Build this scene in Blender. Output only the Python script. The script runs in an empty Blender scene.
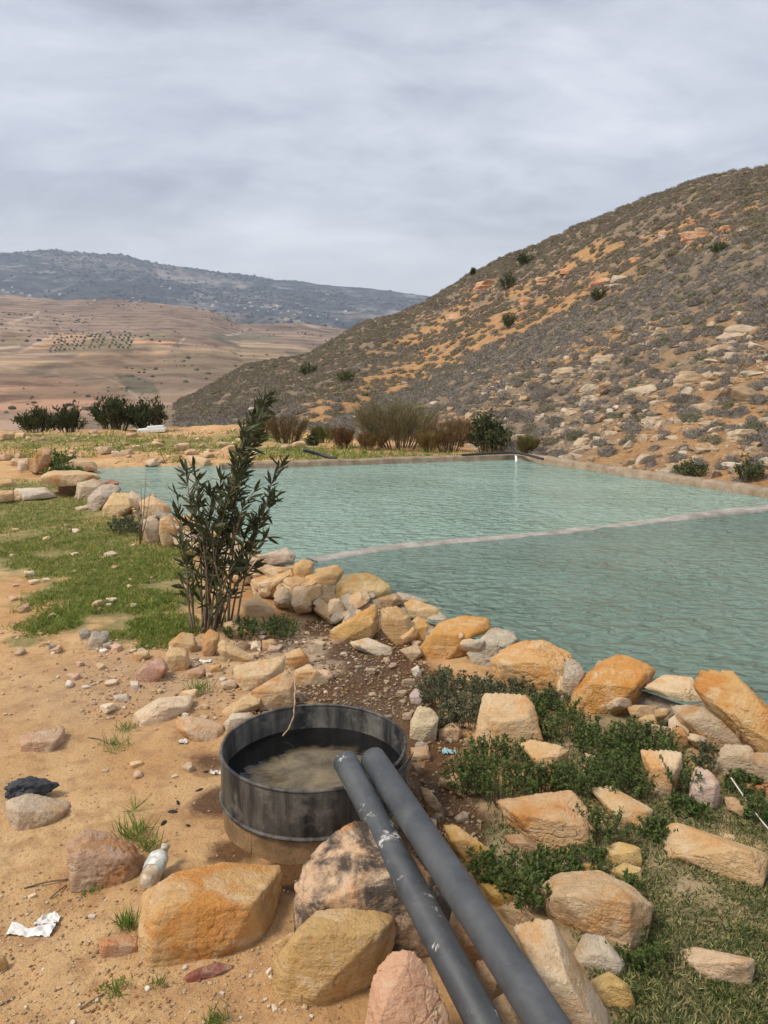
import bpy, bmesh, math, random
import numpy as np
from mathutils import Vector

S = bpy.context.scene
COL = S.collection
rng = np.random.default_rng(7)
random.seed(7)
R = math.radians

# ------------------------------------------------------------------ camera
CAM_Z = 1.65
F = 773.0                      # focal length in pixels of a 768x1024 frame
PITCH = R(10)
CP, SP = math.cos(PITCH), math.sin(PITCH)
CAM = np.array([0, 0, CAM_Z])
cd = bpy.data.cameras.new('camera')
cam = bpy.data.objects.new('camera', cd)
COL.objects.link(cam)
cam.location = (0, 0, CAM_Z)
cam.rotation_euler = (R(90) - PITCH, 0, 0)
cd.sensor_fit = 'VERTICAL'
cd.angle_y = 2 * math.atan(512 / F)
cd.clip_start = 0.05
cd.clip_end = 30000
S.camera = cam
S.render.resolution_x, S.render.resolution_y = 768, 1024


def ray(px, py):
    """direction through a pixel (not normalised, unit depth)"""
    x = (px - 384) / F
    v = (512 - py) / F
    return np.array([x, CP + v * SP, -SP + v * CP])


def aztan(px, py):
    d = ray(px, py)
    h = math.hypot(d[0], d[1])
    return math.atan2(d[0], d[1]), d[2] / h


def on_z(px, py, z):
    d = ray(px, py)
    t = (z - CAM_Z) / d[2]
    return CAM + d * t


def project(p):
    p = np.asarray(p, float)
    q = p - CAM
    depth = q[..., 1] * CP - q[..., 2] * SP
    up = q[..., 1] * SP + q[..., 2] * CP
    return 384 + F * q[..., 0] / depth, 512 - F * up / depth, depth


# ------------------------------------------------------------------ noise
def _hash(ix, iy, iz, seed):
    n = (ix * 374761393 + iy * 668265263 + iz * 2147483647 + seed * 1274126177) & 0xFFFFFFFF
    n = ((n ^ (n >> 13)) * 1274126177) & 0xFFFFFFFF
    n = ((n ^ (n >> 16)) * 2246822519) & 0xFFFFFFFF
    return ((n ^ (n >> 15)) & 0xFFFF) / 32767.5 - 1.0


def vnoise(p, seed=0):
    p = np.asarray(p, float)
    i = np.floor(p).astype(np.int64)
    f = p - i
    f = f * f * f * (f * (f * 6 - 15) + 10)
    out = 0
    for dx in (0, 1):
        wx = f[..., 0] if dx else 1 - f[..., 0]
        for dy in (0, 1):
            wy = f[..., 1] if dy else 1 - f[..., 1]
            for dz in (0, 1):
                wz = f[..., 2] if dz else 1 - f[..., 2]
                out = out + wx * wy * wz * _hash(i[..., 0] + dx, i[..., 1] + dy, i[..., 2] + dz, seed)
    return out


def fbm(p, octv=4, seed=0, gain=.5):
    p = np.asarray(p, float)
    a, s, tot = 1.0, 0, 0
    for k in range(octv):
        s = s + a * vnoise(p * (2.03 ** k) + 17.3 * k, seed + k)
        tot += a
        a *= gain
    return s / tot


def n2(x, y, sc, octv=4, seed=0):
    return fbm(np.stack([np.asarray(x) * sc, np.asarray(y) * sc, np.zeros_like(np.asarray(x, float))], -1), octv, seed)


def sstep(a, b, x):
    t = np.clip((np.asarray(x, float) - a) / (b - a), 0, 1)
    return t * t * (3 - 2 * t)


# ------------------------------------------------------------------ mesh helpers
def mesh(name, V, faces, mat=None, smooth=True, attr=None):
    """V (n,3); faces: list of int arrays (m,k)"""
    me = bpy.data.meshes.new(name)
    V = np.asarray(V, np.float32)
    if not isinstance(faces, list):
        faces = [faces]
    faces = [np.asarray(f, np.int32) for f in faces if len(f)]
    loops = np.concatenate([f.ravel() for f in faces])
    tot = np.concatenate([np.full(len(f), f.shape[1], np.int32) for f in faces])
    start = np.concatenate([[0], np.cumsum(tot)[:-1]]).astype(np.int32)
    me.vertices.add(len(V))
    me.vertices.foreach_set('co', V.ravel())
    me.loops.add(len(loops))
    me.loops.foreach_set('vertex_index', loops)
    me.polygons.add(len(tot))
    me.polygons.foreach_set('loop_start', start)
    me.polygons.foreach_set('loop_total', tot)
    me.polygons.foreach_set('use_smooth', np.full(len(tot), smooth, bool))
    if attr is not None:
        for an, av in attr.items():
            ca = me.color_attributes.new(an, 'FLOAT_COLOR', 'POINT')
            av = np.asarray(av, np.float32)
            if av.shape[1] == 3:
                av = np.concatenate([av, np.ones((len(av), 1), np.float32)], 1)
            ca.data.foreach_set('color', av.ravel())
    me.update(calc_edges=True)
    if mat:
        me.materials.append(mat)
    return me


def obj(name, me, loc=(0, 0, 0), parent=None):
    o = bpy.data.objects.new(name, me)
    COL.objects.link(o)
    o.location = loc
    if parent:
        o.parent = parent
    return o


def tag(o, label=None, cat=None, group=None, kind=None):
    if label:
        o['label'] = label
    if cat:
        o['category'] = cat
    if group:
        o['group'] = group
    if kind:
        o['kind'] = kind
    return o


def tube(pts, rad, n=8, cap=True):
    """returns V, faces list for a tube along pts with radii"""
    pts = np.asarray(pts, float)
    rad = np.broadcast_to(np.asarray(rad, float), (len(pts),))
    T = np.gradient(pts, axis=0)
    T /= np.linalg.norm(T, axis=1)[:, None] + 1e-9
    ref = np.array([0.31, 0.11, 0.94]) if abs(T[0][2]) < .9 else np.array([1, 0, 0.0])
    V = []
    a = np.linspace(0, 2 * np.pi, n, endpoint=False)
    for p, t, r in zip(pts, T, rad):
        u = np.cross(t, ref)
        u /= np.linalg.norm(u)
        w = np.cross(t, u)
        V.append(p + r * (np.cos(a)[:, None] * u + np.sin(a)[:, None] * w))
    V = np.concatenate(V)
    m = len(pts)
    i = np.arange(m - 1)[:, None] * n
    j = np.arange(n)[None]
    k = (j + 1) % n
    Fq = np.stack([i + j, i + k, i + n + k, i + n + j], -1).reshape(-1, 4)
    fs = [Fq]
    if cap:
        fs.append(np.arange(n)[::-1][None])
        fs.append((np.arange(n) + (m - 1) * n)[None])
    return V, fs


def join(parts):
    """parts: list of (V, [faces]) -> merged; face arrays grouped by size"""
    Vs, by, off = [], {}, 0
    for V, fs in parts:
        Vs.append(V)
        for f in fs:
            f = np.asarray(f)
            by.setdefault(f.shape[1], []).append(f + off)
        off += len(V)
    return np.concatenate(Vs), [np.concatenate(b) for b in by.values()]


_ico = {}


def ico(sub):
    if sub not in _ico:
        bm = bmesh.new()
        bmesh.ops.create_icosphere(bm, subdivisions=sub, radius=1)
        V = np.array([v.co[:] for v in bm.verts])
        Fc = np.array([[v.index for v in f.verts] for f in bm.faces])
        bm.free()
        V /= np.linalg.norm(V, axis=1)[:, None]
        _ico[sub] = (V, Fc)
    return _ico[sub]


# ------------------------------------------------------------------ materials
class NT:
    def __init__(s, name):
        s.m = bpy.data.materials.new(name)
        s.m.use_nodes = True
        s.t = s.m.node_tree
        s.b = s.t.nodes['Principled BSDF']
        s.out = s.t.nodes['Material Output']

    def n(s, typ, **kw):
        nd = s.t.nodes.new(typ)
        for k, v in kw.items():
            if hasattr(nd, k):
                setattr(nd, k, v)
            else:
                nd.inputs[k].default_value = v
        return nd

    def l(s, a, b):
        s.t.links.new(a, b)

    def noise(s, co, scale, detail=5, rough=.55, dist=0):
        nd = s.n('ShaderNodeTexNoise')
        nd.inputs['Scale'].default_value = scale
        nd.inputs['Detail'].default_value = detail
        nd.inputs['Roughness'].default_value = rough
        nd.inputs['Distortion'].default_value = dist
        if co is not None:
            s.l(co, nd.inputs['Vector'])
        return nd.outputs['Fac']

    def ramp(s, f, stops):
        nd = s.n('ShaderNodeValToRGB')
        e = nd.color_ramp.elements
        while len(e) < len(stops):
            e.new(.5)
        for el, (p, c) in zip(e, stops):
            el.position = p
            el.color = (c, c, c, 1) if np.isscalar(c) else (*c, 1)
        s.l(f, nd.inputs['Fac'])
        return nd.outputs['Color']

    def mix(s, f, a, b, typ='MIX'):
        nd = s.n('ShaderNodeMix', data_type='RGBA', blend_type=typ)
        for v, i in ((f, 0), (a, 6), (b, 7)):
            if hasattr(v, 'is_linked'):
                s.l(v, nd.inputs[i])
            elif np.isscalar(v):
                nd.inputs[i].default_value = v if i == 0 else (v, v, v, 1)
            else:
                nd.inputs[i].default_value = (*v, 1)
        return nd.outputs[2]

    def math(s, op, a, b=0.0, clamp=False):
        nd = s.n('ShaderNodeMath', operation=op, use_clamp=clamp)
        for v, i in ((a, 0), (b, 1)):
            if hasattr(v, 'is_linked'):
                s.l(v, nd.inputs[i])
            else:
                nd.inputs[i].default_value = v
        return nd.outputs[0]

    def bump(s, h, strength=.5, dist=.01, prev=None):
        nd = s.n('ShaderNodeBump')
        nd.inputs['Strength'].default_value = strength
        nd.inputs['Distance'].default_value = dist
        s.l(h, nd.inputs['Height'])
        if prev is not None:
            s.l(prev, nd.inputs['Normal'])
        return nd.outputs['Normal']

    def fin(s, col=None, rough=.9, normal=None, spec=.25):
        if col is not None:
            if hasattr(col, 'is_linked'):
                s.l(col, s.b.inputs['Base Color'])
            else:
                s.b.inputs['Base Color'].default_value = (*col, 1)
        if hasattr(rough, 'is_linked'):
            s.l(rough, s.b.inputs['Roughness'])
        else:
            s.b.inputs['Roughness'].default_value = rough
        s.b.inputs['Specular IOR Level'].default_value = spec
        if normal is not None:
            s.l(normal, s.b.inputs['Normal'])
        return s.m

    def pos(s):
        return s.n('ShaderNodeNewGeometry').outputs['Position']

    def objco(s, rnd=True):
        co = s.n('ShaderNodeTexCoord').outputs['Object']
        if rnd:
            oi = s.n('ShaderNodeObjectInfo')
            add = s.n('ShaderNodeVectorMath', operation='MULTIPLY_ADD')
            s.l(oi.outputs['Random'], add.inputs[0])
            add.inputs[1].default_value = (31, 17, 53)
            s.l(co, add.inputs[2])
            co = add.outputs[0]
        return co

    def attr(s, name):
        nd = s.n('ShaderNodeAttribute', attribute_name=name)
        return nd


def stone_material(name, use_attr=False, mortar=False):
    t = NT(name)
    co = t.pos() if use_attr else t.objco()
    if use_attr:
        base = t.attr('tint').outputs['Color']
    else:
        oi = t.n('ShaderNodeObjectInfo')
        base = t.mix(1.0, oi.outputs['Color'], (1.12, 1.10, 1.06), 'MULTIPLY')
    big = t.noise(co, 5, 6, .6, .6)
    mid = t.noise(co, 24, 6, .65)
    fine = t.noise(co, 130, 5, .7)
    # weathered pale rind and warmer iron-stained areas
    rind = t.mix(.55, base, (.74, .60, .41))
    iron = t.mix(1.0, base, (.93, .68, .42), 'MULTIPLY')
    pat = t.noise(co, 11, 7, .68, 1.0)
    c = t.mix(t.ramp(pat, [(.50, 0), (.62, .85)]), base, rind)
    c = t.mix(t.ramp(big, [(.34, .9), (.48, 0)]), c, iron)
    # lichen, pits
    c = t.mix(t.ramp(mid, [(.30, .5), (.40, 0)]), c, t.mix(1.0, c, (.55, .47, .40), 'MULTIPLY'))
    c = t.mix(t.ramp(fine, [(.32, .55), (.42, 0)]), c, t.mix(1.0, c, (.55, .48, .40), 'MULTIPLY'))
    c = t.mix(t.ramp(fine, [(.58, 0), (.75, .25)]), c, (.75, .68, .55))
    # fissures
    vo = t.n('ShaderNodeTexVoronoi', feature='DISTANCE_TO_EDGE')
    dis = t.n('ShaderNodeVectorMath', operation='MULTIPLY_ADD')
    nz = t.n('ShaderNodeTexNoise')
    nz.inputs['Scale'].default_value = 6
    t.l(co, nz.inputs['Vector'])
    t.l(nz.outputs['Color'], dis.inputs[0])
    dis.inputs[1].default_value = (.25, .25, .25)
    t.l(co, dis.inputs[2])
    t.l(dis.outputs[0], vo.inputs['Vector'])
    vo.inputs['Scale'].default_value = 4.5
    crack = t.ramp(vo.outputs['Distance'], [(.0, 1), (.018, 0)])
    crack = t.math('MULTIPLY', crack, t.ramp(big, [(.48, 0), (.64, .35)]))
    c = t.mix(crack, c, t.mix(1.0, c, (.45, .36, .28), 'MULTIPLY'))
    if not use_attr:
        # soot / damp stain, amount in the alpha of the object colour
        st = t.math('MULTIPLY', t.ramp(t.noise(co, 8, 8, .72, .5), [(.42, 0), (.56, .95)]), t.math('SUBTRACT', 1.0, oi.outputs['Alpha']), True)
        c = t.mix(st, c, (.07, .06, .052))
    lm = t.n('ShaderNodeMapping')
    lm.inputs['Rotation'].default_value = (.25, .15, .6)
    lm.inputs['Scale'].default_value = (5, 5, 42)
    t.l(co, lm.inputs[0])
    lay = t.noise(lm.outputs[0], 1.0, 5, .6, .3)
    c = t.mix(t.ramp(lay, [(.34, .4), (.46, 0)]), c, t.mix(1.0, c, (.72, .58, .44), 'MULTIPLY'))
    mid = t.math('ADD', mid, t.math('MULTIPLY', lay, .5))
    h = t.math('ADD', t.math('MULTIPLY', mid, 1.0), t.math('MULTIPLY', fine, .45))
    h = t.math('SUBTRACT', h, t.math('MULTIPLY', crack, .8))
    nrm = t.bump(h, 1.0, .022)
    return t.fin(c, .92, nrm, .15)


M_STONE = stone_material('limestone')
M_HROCK = stone_material('hill_limestone', True)


def pebble_material():
    t = NT('pebble_stone')
    co = t.objco()
    oi = t.n('ShaderNodeObjectInfo')
    f = t.noise(co, 1.6, 6, .65, .5)
    ff = t.noise(co, 9, 5, .7)
    c = t.mix(t.ramp(f, [(.45, 0), (.62, .7)]), oi.outputs['Color'], t.mix(.5, oi.outputs['Color'], (.64, .53, .39)))
    c = t.mix(t.ramp(f, [(.3, .8), (.45, 0)]), c, t.mix(1.0, c, (.72, .58, .44), 'MULTIPLY'))
    c = t.mix(t.ramp(ff, [(.32, .6), (.46, 0)]), c, t.mix(1.0, c, (.5, .42, .34), 'MULTIPLY'))
    return t.fin(c, .92, t.bump(t.math('ADD', f, t.math('MULTIPLY', ff, .3)), .5, .012), .15)


M_PEB = pebble_material()


def leaf_material(name, c1, c2, rough=.6, trans=.25, useattr=False):
    t = NT(name)
    co = t.pos()
    f = t.noise(co, 9, 4)
    c = t.mix(t.ramp(f, [(.35, 0), (.65, 1)]), c1, c2)
    if useattr:
        c = t.mix(1.0, c, t.attr('tint').outputs['Color'], 'MULTIPLY')
    t.fin(c, rough, None, .3)
    tr = t.n('ShaderNodeBsdfTranslucent')
    t.l(c, tr.inputs['Color'])
    mx = t.n('ShaderNodeMixShader')
    mx.inputs[0].default_value = trans
    t.l(t.b.outputs[0], mx.inputs[1])
    t.l(tr.outputs[0], mx.inputs[2])
    t.l(mx.outputs[0], t.out.inputs['Surface'])
    return t.m


def simple(name, c1, c2, scale=20, rough=.7, bump=.3, spec=.3, metal=0, dist=.005):
    t = NT(name)
    co = t.objco(False)
    f = t.noise(co, scale, 6, .6)
    c = t.mix(t.ramp(f, [(.35, 0), (.65, 1)]), c1, c2)
    t.b.inputs['Metallic'].default_value = metal
    return t.fin(c, rough, t.bump(f, bump, dist), spec)


# ------------------------------------------------------------------ terrain functions
WZ = 0.12          # water level
POOL_A = on_z(98, 468, WZ)
POOL_B = on_z(520, 459, WZ)
_c = on_z(768, 497, WZ)
_dir = (_c - POOL_B) / np.linalg.norm(_c - POOL_B)
POOL_C = POOL_B + _dir * 14.5
# outer foot of the near wall
FOOT_PX = [(48, 493), (110, 520), (165, 549), (250, 608), (330, 634), (400, 657), (490, 694), (590, 727), (690, 770), (790, 815)]


def h_base(x, y):
    x = np.asarray(x, float)
    y = np.asarray(y, float)
    r = np.hypot(x, y)
    h = .15 * sstep(7.5, 13.5, y - .1 * x)
    h = h + .03 * n2(x, y, .9, 4, 3) * sstep(0, 3, r) + .014 * n2(x, y, 3.2, 3, 6) + .012 * n2(x, y, 7, 3, 5)
    h = h + .16 * sstep(13.5, 17, y) * (n2(x, y, .8, 4, 9)) * sstep(2, -2, x)
    az = np.arctan2(x, y)
    edge = 24 + 1.2 * n2(x, y, .25, 3, 11)
    return h - .38 * np.maximum(r - edge, 0) * sstep(R(100), R(70), np.abs(az))


_hx, _hy = np.arange(-16, 16.01, .05), np.arange(-1, 30.01, .05)
_HG = h_base(*np.meshgrid(_hx, _hy, indexing='ij'))


def h_at(x, y):
    """h_base for one point, from a 5 cm lookup"""
    u, v = (x + 16) / .05, (y + 1) / .05
    i, j = int(min(max(u, 0), len(_hx) - 2)), int(min(max(v, 0), len(_hy) - 2))
    a, b = min(max(u - i, 0), 1), min(max(v - j, 0), 1)
    return float(_HG[i, j] * (1 - a) * (1 - b) + _HG[i + 1, j] * a * (1 - b) + _HG[i, j + 1] * (1 - a) * b + _HG[i + 1, j + 1] * a * b)


FOOT = []
for px, py in FOOT_PX:
    p = on_z(px, py, 0)
    for _ in range(6):
        p = on_z(px, py, h_at(p[0], p[1]))
    FOOT.append(p[:2])
FOOT = np.array(FOOT)
d_ = FOOT[-1] - FOOT[-2]
FOOT = np.concatenate([FOOT, [FOOT[-1] + d_ / np.linalg.norm(d_) * 3.5]])


def resample(P, step):
    P = np.asarray(P, float)
    s = np.concatenate([[0], np.cumsum(np.linalg.norm(np.diff(P, axis=0), axis=1))])
    n = max(int(s[-1] / step), 2)
    t = np.linspace(0, s[-1], n)
    return np.stack([np.interp(t, s, P[:, k]) for k in range(P.shape[1])], -1)


def smooth_line(P, it=20):
    P = P.copy()
    for _ in range(it):
        P[1:-1] = .25 * P[:-2] + .5 * P[1:-1] + .25 * P[2:]
    return P


WALL = smooth_line(resample(FOOT, .06), 30)
_T = np.gradient(WALL, axis=0)
_T /= np.linalg.norm(_T, axis=1)[:, None]
WALL_N = np.stack([-_T[:, 1], _T[:, 0]], -1)          # towards the pool
WATERSIDE = WALL + WALL_N * .42
POOL = np.concatenate([[POOL_A[:2]], [POOL_B[:2]], [POOL_C[:2]], WATERSIDE[::-22]])


def sd_poly(x, y, P):
    """signed distance, positive inside"""
    x = np.asarray(x, float)
    y = np.asarray(y, float)
    best = np.full(x.shape, 1e9)
    ins = np.zeros(x.shape, bool)
    n = len(P)
    for i in range(n):
        a, b = P[i], P[(i + 1) % n]
        ex, ey = b - a
        t = np.clip(((x - a[0]) * ex + (y - a[1]) * ey) / (ex * ex + ey * ey + 1e-12), 0, 1)
        best = np.minimum(best, np.hypot(x - a[0] - t * ex, y - a[1] - t * ey))
        if abs(ey) > 1e-12:
            c = ((a[1] > y) != (b[1] > y)) & (x < ex * (y - a[1]) / ey + a[0])
            ins ^= c
    return np.where(ins, best, -best)


def h_ground(x, y):
    h = h_base(x, y)
    x = np.asarray(x, float)
    y = np.asarray(y, float)
    sd = np.full(x.shape, -9.0)
    nr_ = (y > -2) & (y < 15) & (np.abs(x) < 10)
    sd[nr_] = sd_poly(x[nr_], y[nr_], POOL)
    bed = WZ - .02 - .5 * np.clip(sd / .6, 0, 1)
    return np.where(sd > 0, np.minimum(h, bed), h)


def ground_hit(px, py, z0=None):
    p = on_z(px, py, 0 if z0 is None else z0)
    if z0 is None:
        for _ in range(8):
            p = on_z(px, py, h_at(p[0], p[1]))
    return p


# --- hill in polar form: control lines as (px, py, r)
def _line(pts):
    a = np.array([[*aztan(px, py), r] for px, py, r in pts])
    return a[np.argsort(a[:, 0])]


CREST = _line([(120, 425, 60), (150, 418, 62), (185, 399, 66), (211, 385, 70), (246, 365, 74), (305, 356, 80), (336, 339, 82), (364, 322, 82),
               (400, 314, 82), (433, 297, 82), (472, 273, 80), (512, 254, 78), (544, 242, 74), (582, 223, 70), (620, 209, 67),
               (659, 194, 64), (697, 180, 61), (768, 167, 57), (880, 146, 53), (1050, 130, 50), (1400, 140, 46)])
SPUR = _line([(120, 424, 30), (250, 424, 28), (330, 424, 26), (370, 405, 32), (414, 384, 38), (484, 346, 38), (534, 326, 37), (584, 301, 35), (644, 277, 33),
              (694, 257, 32), (768, 235, 30), (900, 215, 28), (1400, 200, 26)])


def base_r(az):
    """start of the hillside along azimuth: behind the far kerb, the bank or the right kerb"""
    az = np.asarray(az, float)
    sx, sy = np.sin(az), np.cos(az)
    # right kerb line: POOL_B + t*_dir
    nx, ny = -_dir[1], _dir[0]
    c = nx * POOL_B[0] + ny * POOL_B[1]
    den = nx * sx + ny * sy
    rr = np.where(np.abs(den) > .05, c / np.where(np.abs(den) > .05, den, 1), 99)
    rr = np.where(rr < 0, 99, rr)
    left = np.interp(az, [R(-20), R(-8), R(-3), R(3), R(8), R(12)], [27, 24, 19, 17, 15.6, 15.0])
    return np.minimum(rr + .2, left)


def z_hill(az, r, noise=True):
    az = np.asarray(az, float)
    r = np.asarray(r, float)
    rb = base_r(az)
    zb = np.interp(az, [R(-20), R(-6), R(4)], [-.1, .14, .13])
    rs = np.maximum(np.interp(az, SPUR[:, 0], SPUR[:, 2]), rb + 2)
    zs = CAM_Z + rs * np.interp(az, SPUR[:, 0], SPUR[:, 1])
    rc = np.interp(az, CREST[:, 0], CREST[:, 2])
    zc = CAM_Z + rc * np.interp(az, CREST[:, 0], CREST[:, 1])
    t1 = np.clip((r - rb) / (rs - rb), 0, 1)
    z1 = zb + (zs - zb) * (.8 * t1 + .2 * t1 ** 2)
    t2 = np.clip((r - rs) / (rc - rs), 0, 1)
    z2 = zs + (zc - zs) * (t2 + .12 * np.sin(np.pi * np.minimum(t2, 1)) * (t2 - .75))
    t3 = np.maximum(r - rc, 0)
    z = np.where(r < rs, z1, z2) - .02 * t3 ** 1.5
    z = np.where(r < rb, zb - .6 * (rb - r), z)
    if noise:
        x, y = r * np.sin(az), r * np.cos(az)
        amp = sstep(0, 4, r - rb)
        z = z + amp * (.16 * n2(x, y, .45, 4, 21) + .035 * n2(x, y, 2.2, 3, 22))
        back = sstep(0, 6, r - rs)
        z = z + back * (.55 * n2(x, y, .13, 4, 23)) * sstep(0, 10, rc - r)
        # limestone ledges
        q = z * 1.15 + .5 * n2(x, y, .2, 2, 25)
        ledge = (q - np.floor(q))
        z = z + amp * .16 * (sstep(.35, .65, ledge) - ledge) * (.35 + .65 * sstep(-.1, .3, n2(x, y, .3, 2, 26)))
    return z


def hill_pt(az, r):
    return np.stack([r * np.sin(az), r * np.cos(az), z_hill(az, r)], -1)


# ------------------------------------------------------------------ world, sun
w = bpy.data.worlds.new('World')
S.world = w
w.use_nodes = True
wt = w.node_tree
bg = wt.nodes['Background']
SUN_EL, SUN_AZ = R(54), R(-112)          # azimuth clockwise from +Y
sky = wt.nodes.new('ShaderNodeTexSky')
sky.sky_type = 'NISHITA'
sky.sun_disc = False
sky.sun_elevation = SUN_EL
sky.sun_rotation = SUN_AZ
sky.air_density = 1.2
sky.dust_density = 2.5


def wn(t, **k):
    nd = wt.nodes.new(t)
    for a, b in k.items():
        setattr(nd, a, b)
    return nd


tc = wn('ShaderNodeTexCoord')
sep = wn('ShaderNodeSeparateXYZ')
wt.links.new(tc.outputs['Generated'], sep.inputs[0])
mz = wn('ShaderNodeMath', operation='MAXIMUM')
wt.links.new(sep.outputs[2], mz.inputs[0])
mz.inputs[1].default_value = 0
za = wn('ShaderNodeMath', operation='ADD')
wt.links.new(mz.outputs[0], za.inputs[0])
za.inputs[1].default_value = .26
dv = wn('ShaderNodeVectorMath', operation='DIVIDE')
cmb = wn('ShaderNodeCombineXYZ')
for i in range(3):
    wt.links.new(za.outputs[0], cmb.inputs[i])
wt.links.new(tc.outputs['Generated'], dv.inputs[0])
wt.links.new(cmb.outputs[0], dv.inputs[1])
mp = wn('ShaderNodeMapping')
mp.inputs['Scale'].default_value = (.62, 1.0, 1)
mp.inputs['Rotation'].default_value = (0, 0, R(-14))
mp.inputs['Location'].default_value = (3.1, .35, 0)
wt.links.new(dv.outputs[0], mp.inputs[0])
cn = wn('ShaderNodeTexNoise')
cn.inputs['Scale'].default_value = 1.7
cn.inputs['Detail'].default_value = 9
cn.inputs['Roughness'].default_value = .56
cn.inputs['Distortion'].default_value = .35
wt.links.new(mp.outputs[0], cn.inputs['Vector'])
cr = wn('ShaderNodeValToRGB')
e = cr.color_ramp.elements
e[0].position, e[0].color = .36, (1.85, 1.93, 2.2, 1)
e[1].position, e[1].color = .66, (4.15, 4.18, 4.4, 1)
m_ = e.new(.5)
m_.color = (2.9, 2.98, 3.27, 1)
cn2 = wn('ShaderNodeTexNoise')
cn2.inputs['Scale'].default_value = 6.5
cn2.inputs['Detail'].default_value = 8
cn2.inputs['Roughness'].default_value = .62
cn2.inputs['Distortion'].default_value = .5
wt.links.new(mp.outputs[0], cn2.inputs['Vector'])
cmx = wn('ShaderNodeMix', data_type='FLOAT')
cmx.inputs[0].default_value = .30
wt.links.new(cn.outputs['Fac'], cmx.inputs[2])
wt.links.new(cn2.outputs['Fac'], cmx.inputs[3])
wt.links.new(cmx.outputs[0], cr.inputs['Fac'])
# the deck thins out towards the horizon, where the brighter far sky shows under it
hr = wn('ShaderNodeMapRange')
hr.inputs['From Min'].default_value = .02
hr.inputs['From Max'].default_value = .24
hr.inputs['To Min'].default_value = 1
hr.inputs['To Max'].default_value = 0
hr.interpolation_type = 'SMOOTHSTEP'
wt.links.new(sep.outputs[2], hr.inputs['Value'])
hm = wn('ShaderNodeMix', data_type='RGBA')
wt.links.new(hr.outputs[0], hm.inputs[0])
wt.links.new(cr.outputs['Color'], hm.inputs[6])
hm.inputs[7].default_value = (5.1, 5.1, 4.95, 1)
sm = wn('ShaderNodeMix', data_type='RGBA')
sm.inputs[0].default_value = .9
wt.links.new(sky.outputs['Color'], sm.inputs[6])
wt.links.new(hm.outputs[2], sm.inputs[7])
wt.links.new(sm.outputs[2], bg.inputs['Color'])
bg.inputs['Strength'].default_value = .1

ld = bpy.data.lights.new('sun', 'SUN')
ld.energy = 1.5
ld.angle = R(14)
ld.color = (1, .90, .76)
lo = bpy.data.objects.new('sun', ld)
COL.objects.link(lo)
sd = Vector((math.sin(SUN_AZ) * math.cos(SUN_EL), math.cos(SUN_AZ) * math.cos(SUN_EL), math.sin(SUN_EL)))
lo.rotation_euler = sd.to_track_quat('Z', 'Y').to_euler()
S.view_settings.view_transform = 'Standard'
S.view_settings.look = 'None'
S.view_settings.exposure = 1.22
S.view_settings.gamma = 1
S.cycles.max_bounces = 6
S.cycles.diffuse_bounces = 3
S.cycles.volume_bounces = 0
S.cycles.transparent_max_bounces = 8
S.cycles.use_denoising = True

# ------------------------------------------------------------------ ground
azs = np.concatenate([np.arange(-180, -46, 3.0), np.arange(-46, 46, .16), np.arange(46, 180, 3.0)])
rs_ = np.concatenate([[.0], .25 * (1.0125 ** np.arange(0, 480))])
rs_ = rs_[rs_ < 90]
A, RR = np.meshgrid(R(1) * azs, rs_, indexing='ij')
GX, GY = RR * np.sin(A), RR * np.cos(A)
GZ = h_ground(GX, GY)
zh = z_hill(A, RR, False)
GZ = np.where(RR > base_r(A) + .6, np.minimum(GZ, zh - .8), GZ)     # stays under the hillside
na, nr = A.shape
idx = np.arange(na * nr).reshape(na, nr)
i1 = np.roll(idx, -1, 0)
GF = np.stack([idx[:, :-1], idx[:, 1:], i1[:, 1:], i1[:, :-1]], -1).reshape(-1, 4)

# masks: grass, wet, gravel as soft blobs on the ground (px, py, radius in metres, weight)
GRASS = [(60, 540, .9, 1), (110, 560, .8, 1), (40, 510, 1.2, .9), (130, 600, .55, 1.1), (150, 625, .3, 1), (95, 590, .5, 1), (20, 560, .5, .7), (30, 490, 1, .8),
         (90, 505, .8, 1), (135, 525, .6, 1), (165, 575, .4, 1), (60, 625, .25, .8), (25, 640, .15, .7), (115, 635, .2, .9), (40, 520, .8, .8),
         (160, 445, 2.4, .6), (60, 440, 2.8, .6), (110, 430, 3, .6), (250, 440, 2.6, .6), (200, 430, 3, .6), (300, 452, 1.6, .7), (350, 458, 1.2, .7), (420, 458, 1.2, .7), (480, 458, 1.0, .6),
         (700, 900, .4, .9), (640, 960, .3, 1.1), (740, 950, .35, .7), (660, 1010, .3, 1), (720, 1010, .3, .6), (700, 840, .25, .8), (655, 850, .22, 1), (640, 880, .2, 1), (690, 870, .22, 1), (560, 900, .15, .8), (740, 820, .2, .9), (650, 800, .3, .9),
         (600, 760, .4, .9), (540, 850, .3, .9), (760, 800, .25, .9), (500, 700, .4, .7), (640, 730, .3, .9), (600, 1010, .15, .8), (760, 890, .3, .8),
         (770, 1050, .3, .9), (650, 1060, .3, .9), (860, 900, .4, .9), (840, 1000, .4, .9), (900, 1060, .4, .9), (860, 850, .3, .8), (275, 626, .2, .5)]
WET = [(390, 680, 0.32, 1.35), (370, 650, 0.29, 1.35), (345, 625, 0.34, 1.08), (400, 710, 0.23, 1.35), (425, 740, 0.21, 1.22), (440, 780, 0.23, 1.22), (440, 820, 0.21, 1.08), (340, 690, 0.29, 0.94),
       (215, 760, 0.17, 0.68), (215, 800, 0.14, 0.81), (270, 640, 0.34, 0.68), (300, 870, 0.14, 1.08), (410, 840, 0.23, 1.08), (460, 830, 0.17, 0.81), (235, 850, 0.14, 0.81), (280, 715, 0.23, 1.08)]
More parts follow.
